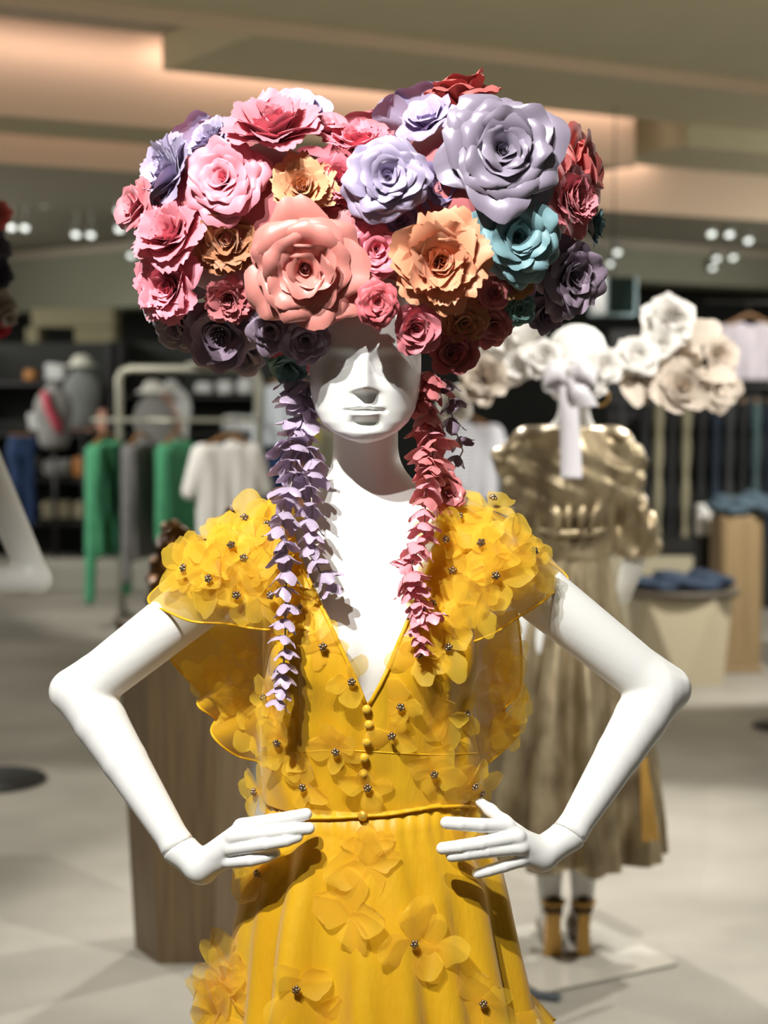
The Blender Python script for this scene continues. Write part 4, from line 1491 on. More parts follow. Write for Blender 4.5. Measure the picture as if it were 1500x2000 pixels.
# its wide hat of white paper flowers
hat = thing('floral_hat', rp(1120, 690), 'wide white hat ringed with paper flowers and a hanging ribbon, above the gold coat', 'hat')
cr = rp(1127, 690)
MB().lathe([(.082, -.03), (.082, .0), (.079, .022), (.068, .048), (.046, .068), (.018, .078), (1e-4, .079)], cr, 28).build('crown', mat('white_felt', (238, 237, 232), rough=.8), hat, True)
M_WIRE = mat('white_wire', (200, 196, 188), rough=.5)
MB().tube([cr + np.array((.083 * math.cos(a), .083 * math.sin(a), -.022)) for a in np.linspace(0, 2 * math.pi, 40)], .008, 8).build('hat_band', M_RIBBON, hat, True)
for pts in ([(1075, 700), (1000, 712), (930, 735), (885, 790)], [(1180, 700), (1240, 712), (1300, 690), (1340, 730), (1396, 740)], [(1240, 712), (1290, 660), (1305, 632)], [(1050, 700), (1010, 670), (985, 655)]):
    MB().tube(spline([rp(u, v, -.03) for u, v in pts], 20), .004, 6).build('wire_branch', M_WIRE, hat, True)
_hf_cache = {}
for (u, v, r, kind, m_, dr, dy) in (
    (944, 742, 42, 'peony', M_CREAMPAPER, (-.2, 1, .1), -.12), (890, 790, 34, 'open', M_WHITEPAPER, (-.4, 1, -.1), -.05), (985, 660, 30, 'open', M_WHITEPAPER, (-.2, .8, .5), -.05),
    (1005, 715, 34, 'open', M_WHITEPAPER, (0, 1, .2), -.10), (965, 680, 30, 'open', M_WHITEPAPER, (-.3, 1, .3), .05), (1060, 700, 34, 'open', M_WHITEPAPER, (-.1, 1, .3), -.14),
    (1305, 632, 46, 'peony', M_WHITEPAPER, (0, 1, .3), -.02), (1180, 715, 34, 'open', M_WHITEPAPER, (.1, 1, .2), -.14), (1240, 700, 40, 'open', M_WHITEPAPER, (.1, 1, .4), -.10),
    (1248, 735, 38, 'cup', M_CREAMPAPER, (0, 1, -.2), -.06), (1325, 690, 44, 'open', M_CREAMPAPER, (.2, .9, .1), -.02), (1330, 765, 54, 'cup', M_CREAMPAPER, (0, 1, .3), -.06),
    (1396, 700, 36, 'cup', M_CREAMPAPER, (.3, 1, .2), .02), (1398, 755, 44, 'open', M_CREAMPAPER, (.5, 1, -.1), .03), (1290, 670, 34, 'open', M_WHITEPAPER, (-.2, .8, .5), -.06), (1100, 745, 34, 'open', M_WHITEPAPER, (-.2, 1, -.1), -.15), (1150, 745, 34, 'open', M_WHITEPAPER, (.2, 1, -.1), -.15)):
    rnd = random.Random(u * 7 + v)
    p = rp(u, v, dy); R = r / FPX * (p[1] - CAM[1])
    V, Fc = flower_mesh(R * 1.35, kind, rnd, .5)
    mk({'open': 'paper_blossom', 'cup': 'paper_rose', 'peony': 'paper_peony'}[kind], V @ frame_of((dr[0], -dr[1], dr[2]), rnd.uniform(0, 6)).T + p, Fc, m_, hat)
for (u, v, L, W, d, m_) in ((1030, 672, .065, .030, (-.1, -.5, .9), M_WHITEPAPER), (1012, 655, .055, .016, (-.8, -.4, .5), M_WHITEPAPER), (975, 640, .05, .014, (-.9, -.4, .4), M_WHITEPAPER), (950, 672, .05, .014, (-1, -.2, .1), M_WHITEPAPER),
                            (990, 690, .05, .018, (-.6, -.6, .3), M_WHITEPAPER), (1200, 700, .06, .020, (.8, -.5, -.5), M_WHITEPAPER), (1350, 672, .06, .026, (.9, -.3, .5), M_CREAMPAPER), (1370, 735, .06, .022, (.9, -.4, -.2), M_CREAMPAPER), (1215, 745, .06, .02, (.5, -.5, -.9), M_CREAMPAPER)):
    rnd = random.Random(u)
    pt = petal(L * 1.6, W * 1.6, 70 * D2R, 95 * D2R, 20 * D2R, .5, 0, rnd, 8, 7, 0, .3).reshape(-1, 3)
    dd = norm(d); sd = norm(np.cross(dd, (.1, -.8, .6))); nn_ = np.cross(sd, dd)
    Vv = pt[:, :1] * dd + pt[:, 1:2] * sd + pt[:, 2:3] * nn_ + rp(u, v, -.10)
    mk('paper_leaf', Vv, grid_faces(8, 7), m_, hat)
# bow and tail of the ribbon
def strip(path, width, side, m, name, par):
    path = spline(path, 24)
    V = np.array([[p - np.array(side) * w / 2, p, p + np.array(side) * w / 2] for p, w in zip(path, np.linspace(width[0], width[1], 24))]).reshape(-1, 3)
    o = mk(name, V, grid_faces(24, 3), m, par)
    s_ = o.modifiers.new('thick', 'SOLIDIFY'); s_.thickness = .002
    return o


strip([rp(1108, 735, -.17), rp(1110, 790, -.19), rp(1114, 860, -.19), rp(1116, 935, -.185)], (.046, .058), (1, 0, 0), M_RIBBON, 'ribbon_tail', hat)
strip([rp(1120, 738, -.18), rp(1132, 765, -.20), rp(1142, 795, -.19)], (.03, .075), (1, 0, .1), M_RIBBON, 'ribbon_tail', hat)
for sgn in (-1, 1):
    strip([rp(1112, 735, -.17), rp(1112 + sgn * 26, 722, -.20), rp(1112 + sgn * 52, 742, -.19), rp(1112 + sgn * 30, 752, -.17), rp(1112, 740, -.16)], (.05, .045), (0, .2, 1), M_RIBBON, 'ribbon_loop', hat)
# hooped earring of the gold coated mannequin
MB().tube([rp(1172, 775, -.02) + np.array((.024 * math.cos(a), .0, .024 * math.sin(a))) for a in np.linspace(0, 2 * math.pi, 24)], .004, 8).build('hoop_earring', M_GOLDPLAIN, rear, True)


# ================================================================ hanging clothes
def shirt_sdf(w, l, sl, sw, dep, drop, seed):
    """Hanging top: w half width, l length, sl sleeve length, sw sleeve half width."""
    def f(x, y, z):
        xa = np.abs(x)
        fold = .010 * np.sin(x * 70 + seed) * np.clip(-z / l, 0, 1) + .006 * np.sin(x * 31 + z * 12 + seed * 2)
        d = rbox(x, y + fold, z, (0, 0, -l / 2 - .02), (w * 1.0, dep, l / 2), .02)
        d = np.maximum(d, (xa * .32 + z) * .95)                        # sloping shoulders
        for s in (-1, 1):
            a = (s * (w - .03), 0, -.09); b = (s * (w + drop), 0, -.09 - sl)
            d = sm(d, cone(x, y * 1.25, z, a, b, sw, sw * .72), .02)
        return np.maximum(d, -(np.sqrt(x * x + (z - .035) ** 2 + y * y * .3) - .085))
    return f


def garment(name, c, rz, args, m, label, group=None, cat='shirt', hanger=True):
    w, l, sl, sw, dep, drop, seed = args
    t = thing(name, c, label, cat, group)
    f = shirt_sdf(*args)
    V, Fc = surface_nets(f, ax((-w - drop - sw - .04, w + drop + sw + .04, .012)), ax((-dep - .05, dep + .05, .012)), ax((-max(l, sl + .15) - .08, .06, .012)))
    Rm = np.array(Matrix.Rotation(rz, 3, 'Z'))
    mk('fabric', V @ Rm.T + np.array(c), Fc, m, t)
    if hanger:
        pts = [np.array(q) @ Rm.T + np.array(c) for q in ((-w * .92, 0, -w * .26), (-w * .5, 0, -w * .06), (0, 0, .03), (w * .5, 0, -w * .06), (w * .92, 0, -w * .26))]
        h = MB().tube(spline(pts, 16), .013, 8).build('hanger', M_HANGER, t, True)
        hk = [np.array(q) + np.array(c) for q in ((0, 0, .03), (0, .01, .06), (0, .026, .085), (0, .026, .112), (0, 0, .136), (0, -.026, .112))]
        MB().tube(spline(hk, 14), .004, 6).build('hook', M_BLACK, h, True)
    return t


M_HANGER = mat('wooden_hanger', (134, 98, 58), rough=.45)
M_RACK = mat('champagne_steel_tube', (158, 156, 140), rough=.35, metal=.35)
M_GREEN = mat('green_jersey', (70, 148, 106), (58, 132, 94), scale=12, rough=.8)
M_GREYKNIT = mat('grey_jersey', (112, 110, 108), (100, 98, 97), scale=12, rough=.85)
M_TEE = mat('white_jersey', (214, 212, 206), rough=.85)
RKY = 8.75
rk0, rk1 = P(232, 720, RKY), P(506, 728, RKY + .1)
rack = thing('clothes_rack', ((rk0 + rk1) / 2) * np.array((1, 1, 0)), 'champagne tube clothes rack holding green, grey and white tops', 'clothes rack')
for dyy in (0.0,):
    top = rk0[2]
    a = np.array((rk0[0], RKY, 0.0)); b = np.array((rk1[0], RKY, 0.0))
    path = [a, a + np.array((0, 0, top - .07)), a + np.array((.02, 0, top - .02)), a + np.array((.07, 0, top)), b + np.array((-.07, 0, top)), b + np.array((-.02, 0, top - .02)), b + np.array((0, 0, top - .07)), b]
    MB().tube(path, .026, 12).build('frame', M_RACK, rack, True)
railz = P(300, 818, RKY)[2]
MB().tube([np.array((P(196, 800, RKY)[0], RKY - .32, railz)), np.array((rk1[0], RKY - .32, railz))], .014, 10).build('hanging_rail', M_RACK, rack, True)
for e in (a, b): MB().tube([e + np.array((0, 0, railz)), e + np.array((0, -.32, railz))], .012, 8).build('bracket', M_RACK, rack, True)
tx = P(445, 842, RKY - .72)[0]
MB().tube([(tx, RKY - .32, railz), (tx, RKY - .70, railz)], .010, 8).build('bracket', M_RACK, rack, True)
for e in (a, b):
    MB().box(e + np.array((0, 0, .02)), (.06, .5, .04), 0, .01).build('foot', M_RACK, rack)
for (u, v, rz, args, m, lab, nm, cat) in (
    (224, 832, 1.2, (.20, .74, .93, .055, .05, .035, 1), M_GREEN, 'long green top at the rack end, sleeves nearly to the floor', 'long_tunic', 'top'),
    (290, 834, 1.25, (.21, .76, .80, .055, .05, .03, 2), M_GREYKNIT, 'grey long top hanging between the two green tops', 'long_tunic', 'top'),
    (356, 838, 1.2, (.20, .66, .55, .06, .05, .02, 3), M_GREEN, 'short green top hanging between the grey and the white', 'short_tunic', 'top'),
    (430, 842, .40, (.19, .64, .22, .075, .06, .05, 4), M_TEE, 'white short sleeved tee facing out on the rack', 'tee_shirt', 'tee shirt'),
    (470, 846, 1.45, (.18, .66, .22, .080, .05, .06, 5), M_TEE, 'last white tee on the rack beside the end post', 'tee_shirt', 'tee shirt')):
    c = P(u, v, RKY)
    garment(nm, (tx if rz < .5 else c[0], RKY - (.76 if rz < .5 else .32), railz - .11), rz, args, m, lab, 'tops on the clothes rack', cat)
hb = P(425, 712, RKY)
MB().lathe([(1e-4, .022), (.20, .022), (.215, .030), (.20, .036), (.10, .050), (.085, .075), (.06, .09), (1e-4, .094)], (hb[0], RKY, top + .004), 32).build('sun_hat', mat('white_straw', (206, 204, 190), rough=.8))
tag(bpy.data.objects['sun_hat'], 'white wide brimmed hat resting on top of the clothes rack', 'hat')

# ================================================================ far shelves with folded goods
SHY = 12.6
def shelf_unit(u0, u1, vtop, label, levels, m=M_BLACK):
    a, b = P(u0, 900, SHY), P(u1, 900, SHY)
    zt = P(0, vtop, SHY)[2]
    w = b[0] - a[0]; cx = (a[0] + b[0]) / 2
    t = thing('shelving', (cx, SHY, 0), label, 'shelving')
    MB().box((cx, SHY + .33, zt / 2), (w, .03, zt), 0, .004).build('back_panel', M_DARKWALL, t)
    for e in (a[0], b[0]):
        MB().box((e, SHY, zt / 2), (.04, .62, zt), 0, .004).build('upright', m, t)
    for v in levels:
        MB().box((cx, SHY, P(0, v, SHY)[2] - .02), (w - .04, .62, .035), 0, .004).build('shelf', m, t)
    return t


LV1 = (745, 842, 930, 1012)
shelf_unit(-60, 228, 668, 'black shelving with pink and white goods, beside the clothes rack', LV1)
shelf_unit(246, 700, 668, 'black shelving with white goods, behind the clothes rack', (770, 842, 930, 1012))
M_PINKBOX = mat('blush_cardboard', (214, 160, 138), rough=.7)
M_WHITEBOX = mat('white_fabric', (196, 198, 196), rough=.8)
M_GREYBOX = mat('grey_fabric', (120, 120, 116), rough=.8)
M_TAN = mat('tan_leather', (168, 112, 52), rough=.5)
M_REDFAB = mat('raspberry_fabric', (170, 60, 76), rough=.8)
M_BEIGE = mat('beige_canvas', (150, 142, 118), rough=.8)


def folded(u, v, w, h, m, label, name='folded_shirt', cat='top', group=None, dy=-.12):
    """A folded stack of cloth or a soft bag standing on a shelf level seen at row v."""
    p = P(u, v, SHY + dy)
    lv = min(LV1 + (770,), key=lambda q: abs(q - v) if q >= v - 3 else 999)
    p[2] = P(0, lv, SHY)[2] + .0005
    t = None
    k = 1000 + int(u)
    f = lambda x, y, z: rbox(x + .006 * np.sin(z * 60 + k), y, z + .005 * np.sin(x * 25 + k), (0, 0, h / 2 + .006), (w / 2, .13, h / 2), .025)
    o = sdf_obj(name, lambda x, y, z: np.maximum(f(x - p[0], y - p[1], z - p[2]), p[2] - z), (p[0] - w / 2 - .04, p[1] - .18, p[2]), (p[0] + w / 2 + .04, p[1] + .18, p[2] + h + .06), .014, m)
    me = o.data
    c = p
    for vv in me.vertices: vv.co = vv.co - Vector(c)
    o.location = tuple(c)
    return tag(o, label, cat, group)


folded(62, 742, .10, .10, M_TAN, 'small tan item on the top shelf beside the white bag', 'pouch', 'pouch')
folded(112, 742, .17, .15, M_WHITEBOX, 'white bag on the top shelf beside the tan pouch', 'bag', 'bag')
folded(80, 840, .19, .16, M_WHITEBOX, 'white folded stack at the end of the pink row of boxes', 'folded_shirt', 'folded clothes')
for k, (u, w, h, lab) in enumerate(((124, .18, .12, 'blush pink box next to the white folded stack'), (168, .17, .12, 'second blush pink box from the white folded stack'), (203, .10, .19, 'tall blush pink box, nearest the clothes rack'))):
    folded(u, 840, w, h, M_PINKBOX, lab, 'gift_box', 'box', 'pink boxes')
folded(50, 928, .24, .16, M_BEIGE, 'beige folded stack at the far end of the third shelf', 'folded_shirt', 'folded clothes')
folded(115, 928, .24, .15, M_GREYBOX, 'grey folded stack on the third shelf beside the orange bag', 'folded_shirt', 'folded clothes')
folded(158, 928, .11, .18, M_TAN, 'orange tan bag standing on the third shelf', 'bag', 'bag')
folded(195, 928, .16, .12, M_BEIGE, 'beige folded stack on the third shelf behind the green top', 'folded_shirt', 'folded clothes')
for k, u in enumerate((100, 130, 160, 190)):
    folded(u, 1010, .12, .16, M_BEIGE, 'beige shoe box standing on the lowest shelf', 'shoe_box', 'box', 'beige boxes on the lowest shelf')
folded(300, 768, .22, .05, M_GREYBOX, 'low grey folded top under the rack crossbar', 'folded_shirt', 'folded clothes')
folded(400, 768, .15, .10, M_WHITEBOX, 'white folded stack just under the rack crossbar', 'folded_shirt', 'folded clothes')
folded(441, 768, .13, .12, M_WHITEBOX, 'white folded stack beside the rack end post, upper shelf', 'folded_shirt', 'folded clothes', dy=-.14)
folded(480, 768, .13, .14, M_WHITEBOX, 'white bag behind the rack end post', 'bag', 'bag')
folded(470, 840, .30, .14, M_WHITEBOX, 'white folded stack behind the tee hangers', 'folded_shirt', 'folded clothes')
folded(350, 840, .16, .10, M_GREYBOX, 'grey folded stack behind the hangers', 'folded_shirt', 'folded clothes')

# torso forms standing by the shelves
def torso_form(u, v, Y, h, m, label, hatm=None, extra=None):
    p = P(u, v, Y)
    t = thing('display_torso', (p[0], Y, 0), label, 'torso form')
    def f(x, y, z):
        d = ell(x, y, z, (0, 0, -.16), (.16, .10, .20))
        d = sm(d, ell(x, y, z, (0, 0, -.36), (.13, .09, .14)), .06)
        d = sm(d, cone(x, y, z, (0, 0, 0), (0, 0, .05), .05, .045), .04)
        return np.maximum(np.maximum(d, z - .08), -.46 - z)
    V, Fc = surface_nets(f, ax((-.2, .2, .014)), ax((-.14, .14, .014)), ax((-.49, .10, .014)))
    mk('torso', V + p, Fc, m, t)
    MB().tube([(p[0], Y, 0.01), (p[0], Y, p[2] - .44)], .014, 8).build('pole', M_BLACK, t, True)
    MB().lathe([(1e-4, 0), (.14, 0), (.14, .01), (.02, .02), (1e-4, .02)], (p[0], Y, 0), 24).build('foot', M_BLACK, t, True)
    if hatm:
        MB().lathe([(1e-4, .06), (.13, .06), (.14, .066), (.09, .09), (.07, .14), (.03, .16), (1e-4, .16)], p, 24).build('cap', hatm, t, True)
    if extra:
        MB().tube([p + np.array((-.05, -.11, .0)), p + np.array((-.02, -.13, -.12)), p + np.array((.05, -.12, -.26)), p + np.array((.07, -.10, -.34))], [.03, .035, .045, .02], 10).build('scarf', extra, t, True)
    return t


torso_form(104, 765, 11.25, 1, M_GREYBOX, 'grey torso form with a raspberry scarf before the shelving', None, M_REDFAB)
torso_form(160, 730, 11.7, 1, mat('light_grey_top', (104, 106, 104), rough=.8), 'light grey torso form wearing a pale cap', mat('pale_cap', (190, 190, 176), rough=.8))
torso_form(300, 782, 10.9, 1, M_GREYBOX, 'torso form in a white hat behind the rack, next to the blush scarf', mat('white_cap', (222, 222, 212), rough=.8))
torso_form(335, 760, 11.2, 1, M_WHITEBOX, 'pale torso form with a blush scarf behind the rack', None, M_PINKBOX)

# tan portal frame further back
q0, q1 = P(70, 604, 14.0), P(228, 604, 14.0)
fr = thing('portal_frame', (q1[0] - .15, 14.0, 0), 'tan display portal rising behind the shelving', 'display frame')
M_TANW = mat('tan_plaster', (134, 128, 100), rough=.8)
MB().box(((q0[0] + q1[0]) / 2, 14.0, q0[2] - .09), (q1[0] - q0[0], .4, .18), 0, .01).build('beam', M_TANW, fr)
MB().box((q1[0] - .19, 14.0, (q0[2] - .18) / 2), (.38, .38, q0[2] - .182), 0, .01).build('post', M_TANW, fr)
MB().box((q0[0] - .0, 14.0, (q0[2] - .18) / 2), (.12, .38, q0[2] - .182), 0, .01).build('post', M_TANW, fr)
pl = P(424, 660, 14.0)
tag(MB().box((pl[0], 14.0, 1.3), (.20, .3, 2.6), 0, .01).build('display_column', M_TANW), 'narrow tan column behind the black shelving and the lilac flowers', 'column')

# low grey plinth across the floor behind the tops
pb = P(205, 1092, 10.4)
tag(MB().box((P(190, 1092, 10.4)[0], 10.4, .10), (1.35, .5, .20), 0, .01).build('plinth', mat('pale_grey_plinth', (150, 148, 136), rough=.7)), 'low pale grey plinth on the floor behind the clothes rack', 'plinth')

# navy trousers hanging at the far side
M_NAVY = mat('navy_denim', (24, 52, 92), (20, 42, 76), scale=20, rough=.85)


def trousers(c, rz, w, l, m, label, group=None, rail=True):
    t = thing('trousers', c, label, 'trousers', group)
    def f(x, y, z):
        d = None
        for s in (-1, 1):
            e = cone(x, y, z * 1.0, (s * w * .42, 0, -.12), (s * w * .46, 0, -l), w * .50, w * .40)
            d = e if d is None else sm(d, e, .02)
        d = sm(d, rbox(x, y, z, (0, 0, -.10), (w * .88, w * .5, .10), .03), .03)
        d = d + .006 * np.sin(z * 20 + x * 40)
        return np.maximum(np.maximum(d, z), -l - z)
    V, Fc = surface_nets(f, ax((-w - .05, w + .05, .013)), ax((-w, w, .013)), ax((-l - .03, .03, .02)))
    Rm = np.array(Matrix.Rotation(rz, 3, 'Z'))
    mk('fabric', V @ Rm.T + np.array(c), Fc, m, t)
    if rail:
        MB().box(np.array(c) + np.array((0, 0, .012)), (w * 1.5, .03, .025), rz, .005).build('clip_hanger', M_HANGER, t)
        MB().tube([np.array(c) + np.array(q) for q in ((0, 0, .02), (0, 0, .07), (0.01, 0, .10))], .004, 6).build('hook', M_BLACK, t, True)
    return t


cn = P(42, 852, 11.9)
trousers(cn, .5, .13, .78, M_NAVY, 'navy jeans hanging beside the shelving of pink boxes')
stl = thing('garment_stand', (cn[0], 12.05, 0), 'thin black garment stand carrying the navy jeans', 'stand')
MB().tube([(cn[0], 12.15, .01), (cn[0], 12.15, cn[2] + .11), (cn[0], 11.98, cn[2] + .135), (cn[0], 11.9, cn[2] + .118)], .010, 8).build('pole', M_BLACK, stl, True)
MB().lathe([(1e-4, 0), (.15, 0), (.15, .012), (1e-4, .016)], (cn[0], 12.15, 0), 24).build('base', M_BLACK, stl, True)

# white shirt with blue skirt on a form, and a cream screen, seen past the lilac strand
c = P(562, 742, 8.9)
garment('shirt', c, .3, (.19, .42, .3, .06, .08, .02, 6), mat('pale_blue_shirt', (196, 204, 212), rough=.8), 'pale shirt on the stand behind the lilac petal strand', None, 'shirt')
sk = thing('skirt', (c[0], 8.9, c[2] - .44), 'blue skirt below the pale shirt, behind the lilac petal strand', 'skirt')
mb = MB()
mb.lathe([(.14, -.02), (.15, -.10), (.17, -.30), (.19, -.48), (.185, -.48), (.13, -.02)], (c[0], 8.9, c[2] - .44), 40, None, 1, .6)
mb.build('fabric', mat('cobalt_fabric', (38, 66, 120), rough=.85), sk, True)
MB().lathe([(.142, -.05), (.144, -.02), (.142, .0), (.138, 0), (.138, -.05)], (c[0], 8.9, c[2] - .44), 40, None, 1, .6).build('waistband', M_NAVY, sk, True)
stn = thing('garment_stand', (c[0], 8.9, 0), 'thin stand carrying the pale shirt and blue skirt', 'stand')
MB().tube([(c[0], 9.1, .012), (c[0], 9.1, c[2] + .06), (c[0], 9.04, c[2] + .11), (c[0], 8.95, c[2] + .115)], .012, 8).build('pole', M_BLACK, stn, True)
MB().lathe([(1e-4, 0), (.18, 0), (.18, .012), (1e-4, .016)], (c[0], 9.1, 0), 24).build('base', M_BLACK, stn, True)
c = P(612, 900, 7.2)
M_CREAMW = mat('cream_lacquer', (186, 184, 164), rough=.6)
scr = thing('display_screen', (c[0] + .05, 7.2, 0), 'cream upright display screen between the lilac strand and the white neck', 'screen')
zt = P(0, 810, 7.2)[2]
MB().box((c[0] + .06, 7.2, zt / 2), (.22, .06, zt), .2, .012).build('panel', M_CREAMW, scr)
MB().box((c[0] + .06, 7.2, .015), (.34, .34, .03), .2, .006).build('base', M_CREAMW, scr)
MB().box((c[0] + .085, 7.15, zt * .72), (.03, .02, zt * .4), .2, .004).build('slot', mat('shaded_cream', (150, 148, 130), rough=.6), scr)
c2 = P(616, 812, 7.0)
ysc = sdf_obj('scarf', lambda x, y, z: rbox(x - c2[0] - .01 * np.sin((z - c2[2]) * 30), y - 7.0, z - c2[2] + .07, (0, 0, 0), (.022, .015, .075), .012), (c2[0] - .06, 6.95, c2[2] - .18), (c2[0] + .06, 7.05, c2[2] + .04), .006, mat('acid_yellow_silk', (214, 204, 40), rough=.5))
tag(ysc, 'small acid yellow scarf hanging before the cream screen', 'scarf')
# pale green grey jar low behind the shoulder
tag(MB().lathe([(1e-4, 0), (.10, 0), (.11, .02), (.11, .84), (.10, .87), (.07, .89), (.065, .95), (1e-4, .95)], (P(548, 1000, 5.0)[0], 5.0, 0), 28).build('tall_vase', mat('grey_green_glaze', (92, 108, 100), rough=.5), None, True), 'tall grey green vase behind the sleeve, below the lilac strand', 'vase')

# ================================================================ right side: hanging trousers, sweatshirt, tables of denim
TRY = 9.0
M_KHAKI = mat('khaki_cotton', (128, 122, 98), (116, 110, 88), scale=9, rough=.85)
M_BLK = mat('black_cotton', (22, 23, 23), rough=.9)
M_TEAL = mat('teal_grey_denim', (62, 82, 84), rough=.9)
M_CHAR = mat('charcoal_cotton', (48, 50, 50), rough=.9)
M_INK = mat('ink_denim', (22, 34, 48), rough=.9)
tz = P(0, 786, TRY)[2]
rl = thing('wall_rail', (P(1380, 786, TRY)[0], TRY, 0), 'black wall rail carrying the row of hanging trousers', 'rail')
xa, xb = P(1215, 786, TRY)[0], P(1560, 786, TRY)[0]
MB().tube([(xa, TRY, tz + .105), (xb, TRY, tz + .105)], .014, 8).build('rail', M_BLACK, rl, True)
for e in (xa, xb): MB().box((e, TRY, (tz + .12) / 2), (.05, .05, tz + .12), 0, .006).build('upright', M_BLACK, rl)
MB().box(((xa + xb) / 2, TRY + .30, (tz + .5) / 2), (xb - xa + .1, .04, tz + .5), 0, .006).build('back_panel', M_BLACK, rl)
for u, m, lab in ((1259, M_BLK, 'black trousers on the rail, nearest the gold coat'), (1286, M_KHAKI, 'first pair of khaki trousers on the rail'), (1312, M_BLK, 'black trousers hanging between the two khaki pairs'), (1340, M_KHAKI, 'second pair of khaki trousers, under the white paper flowers'),
                  (1370, M_BLK, 'black trousers hanging just past the khaki pairs'), (1398, M_INK, 'ink blue trousers between two dark pairs on the rail'), (1424, M_CHAR, 'charcoal trousers on the rail behind the tan pillar'), (1450, M_BLK, 'black trousers next to the teal grey pair'), (1476, M_TEAL, 'teal grey trousers near the picture edge'), (1503, M_INK, 'ink blue trousers at the picture edge')):
    cc = P(u, 786, TRY)
    trousers((cc[0], TRY, tz), 1.57, .062, .92, m, lab, 'trousers on the rail')
c = P(1470, 622, TRY)
garment('sweatshirt', (c[0], TRY + .1, c[2]), .12, (.20, .40, .42, .055, .06, .02, 9), mat('pale_lilac_fleece', (206, 198, 204), (190, 182, 190), scale=9, rough=.9), 'pale lilac sweatshirt hanging high above the dark trousers', None, 'sweatshirt')
MB().tube([(c[0] - .3, TRY + .1, c[2] + .112), (c[0] + .6, TRY + .1, c[2] + .112)], .012, 8).build('upper_rail', M_BLACK, rl, True)
# dark green lantern box under the bulkhead
lp = P(1197, 578, 8.0)
lt = thing('hanging_lantern', lp, 'dark green glass box with pale blue edges hanging above the white hat', 'lantern')
M_PB = mat('pale_blue_glass_edge', (150, 176, 180), rough=.3)
s_ = .10
MB().box(lp, (s_ * 2, s_ * 2, .22), .4, .004).build('glass_box', mat('dark_green_glass', (22, 40, 34), rough=.15), lt)
MB().box(lp + np.array((-.005, 0, -.117)), (s_ * 2.06, s_ * 2.06, .018), .4, .004).build('base_rim', M_PB, lt)
for sx, sy in ((-1, -1), (1, -1), (1, 1), (-1, 1)):
    o_ = np.array(Matrix.Rotation(.4, 3, 'Z')) @ np.array((sx * s_, sy * s_, 0))
    MB().box(lp + o_, (.016, .016, .23), .4, .003).build('corner_post', M_PB, lt)
MB().tube([lp + np.array((0, 0, .11)), np.array((lp[0], lp[1], 3.79))], .004, 6).build('cord', M_BLACK, lt, True)

# white tee and skirt forms behind the pink strand
c = P(915, 822, 8.6)
garment('tee_shirt', c, -.2, (.19, .50, .2, .075, .09, .05, 11), mat('soft_white_cotton', (200, 200, 206), rough=.85), 'soft white tee on a stand behind the pink petal strand', None, 'tee shirt')
sk = thing('skirt', (c[0], 8.6, c[2] - .52), 'stone coloured skirt under the soft white tee', 'skirt')
MB().lathe([(.15, 0), (.17, -.08), (.19, -.30), (.21, -.60), (.20, -.60), (.14, 0)], (c[0], 8.6, c[2] - .52), 40, None, 1, .6).build('fabric', mat('stone_cotton', (176, 172, 156), rough=.85), sk, True)
MB().lathe([(.152, -.04), (.154, -.01), (.15, .01), (.146, .01), (.146, -.04)], (c[0], 8.6, c[2] - .52), 40, None, 1, .6).build('waistband', mat('stone_band', (160, 156, 140), rough=.85), sk, True)
stn = thing('garment_stand', (c[0], 8.66, 0), 'thin stand carrying the soft white tee and stone skirt', 'stand')
MB().tube([(c[0], 8.799999999999999, .012), (c[0], 8.799999999999999, c[2] + .06), (c[0], 8.74, c[2] + .11), (c[0], 8.65, c[2] + .115)], .012, 8).build('pole', M_BLACK, stn, True)
MB().lathe([(1e-4, 0), (.18, 0), (.18, .012), (1e-4, .016)], (c[0], 8.799999999999999, 0), 24).build('base', M_BLACK, stn, True)
M_STRIPE = mat('striped_cotton', (204, 204, 208), rough=.85)
nt = M_STRIPE.node_tree
wv = nt.nodes.new('ShaderNodeTexWave'); wv.inputs['Scale'].default_value = 14; wv.bands_direction = 'Z'
tc_ = [n for n in nt.nodes if n.type == 'TEX_COORD'][0]; nt.links.new(tc_.outputs['Object'], wv.inputs['Vector'])
cr_ = nt.nodes.new('ShaderNodeValToRGB'); cr_.color_ramp.elements[0].position = .78; cr_.color_ramp.elements[1].position = .85
cr_.color_ramp.elements[0].color = lin((206, 206, 210)); cr_.color_ramp.elements[1].color = lin((50, 50, 66))
nt.links.new(wv.outputs[0], cr_.inputs[0]); nt.links.new(cr_.outputs[0], nt.nodes['Principled BSDF'].inputs['Base Color'])
c = P(878, 812, 7.4)
garment('striped_shirt', c, .9, (.15, .42, .2, .06, .06, .03, 12), M_STRIPE, 'white top with thin dark stripes beside the soft white tee', None, 'top')
stn = thing('garment_stand', (c[0], 7.46, 0), 'thin stand carrying the striped top', 'stand')
MB().tube([(c[0], 7.6000000000000005, .012), (c[0], 7.6000000000000005, c[2] + .06), (c[0], 7.54, c[2] + .11), (c[0], 7.45, c[2] + .115)], .012, 8).build('pole', M_BLACK, stn, True)
MB().lathe([(1e-4, 0), (.18, 0), (.18, .012), (1e-4, .016)], (c[0], 7.6000000000000005, 0), 24).build('base', M_BLACK, stn, True)
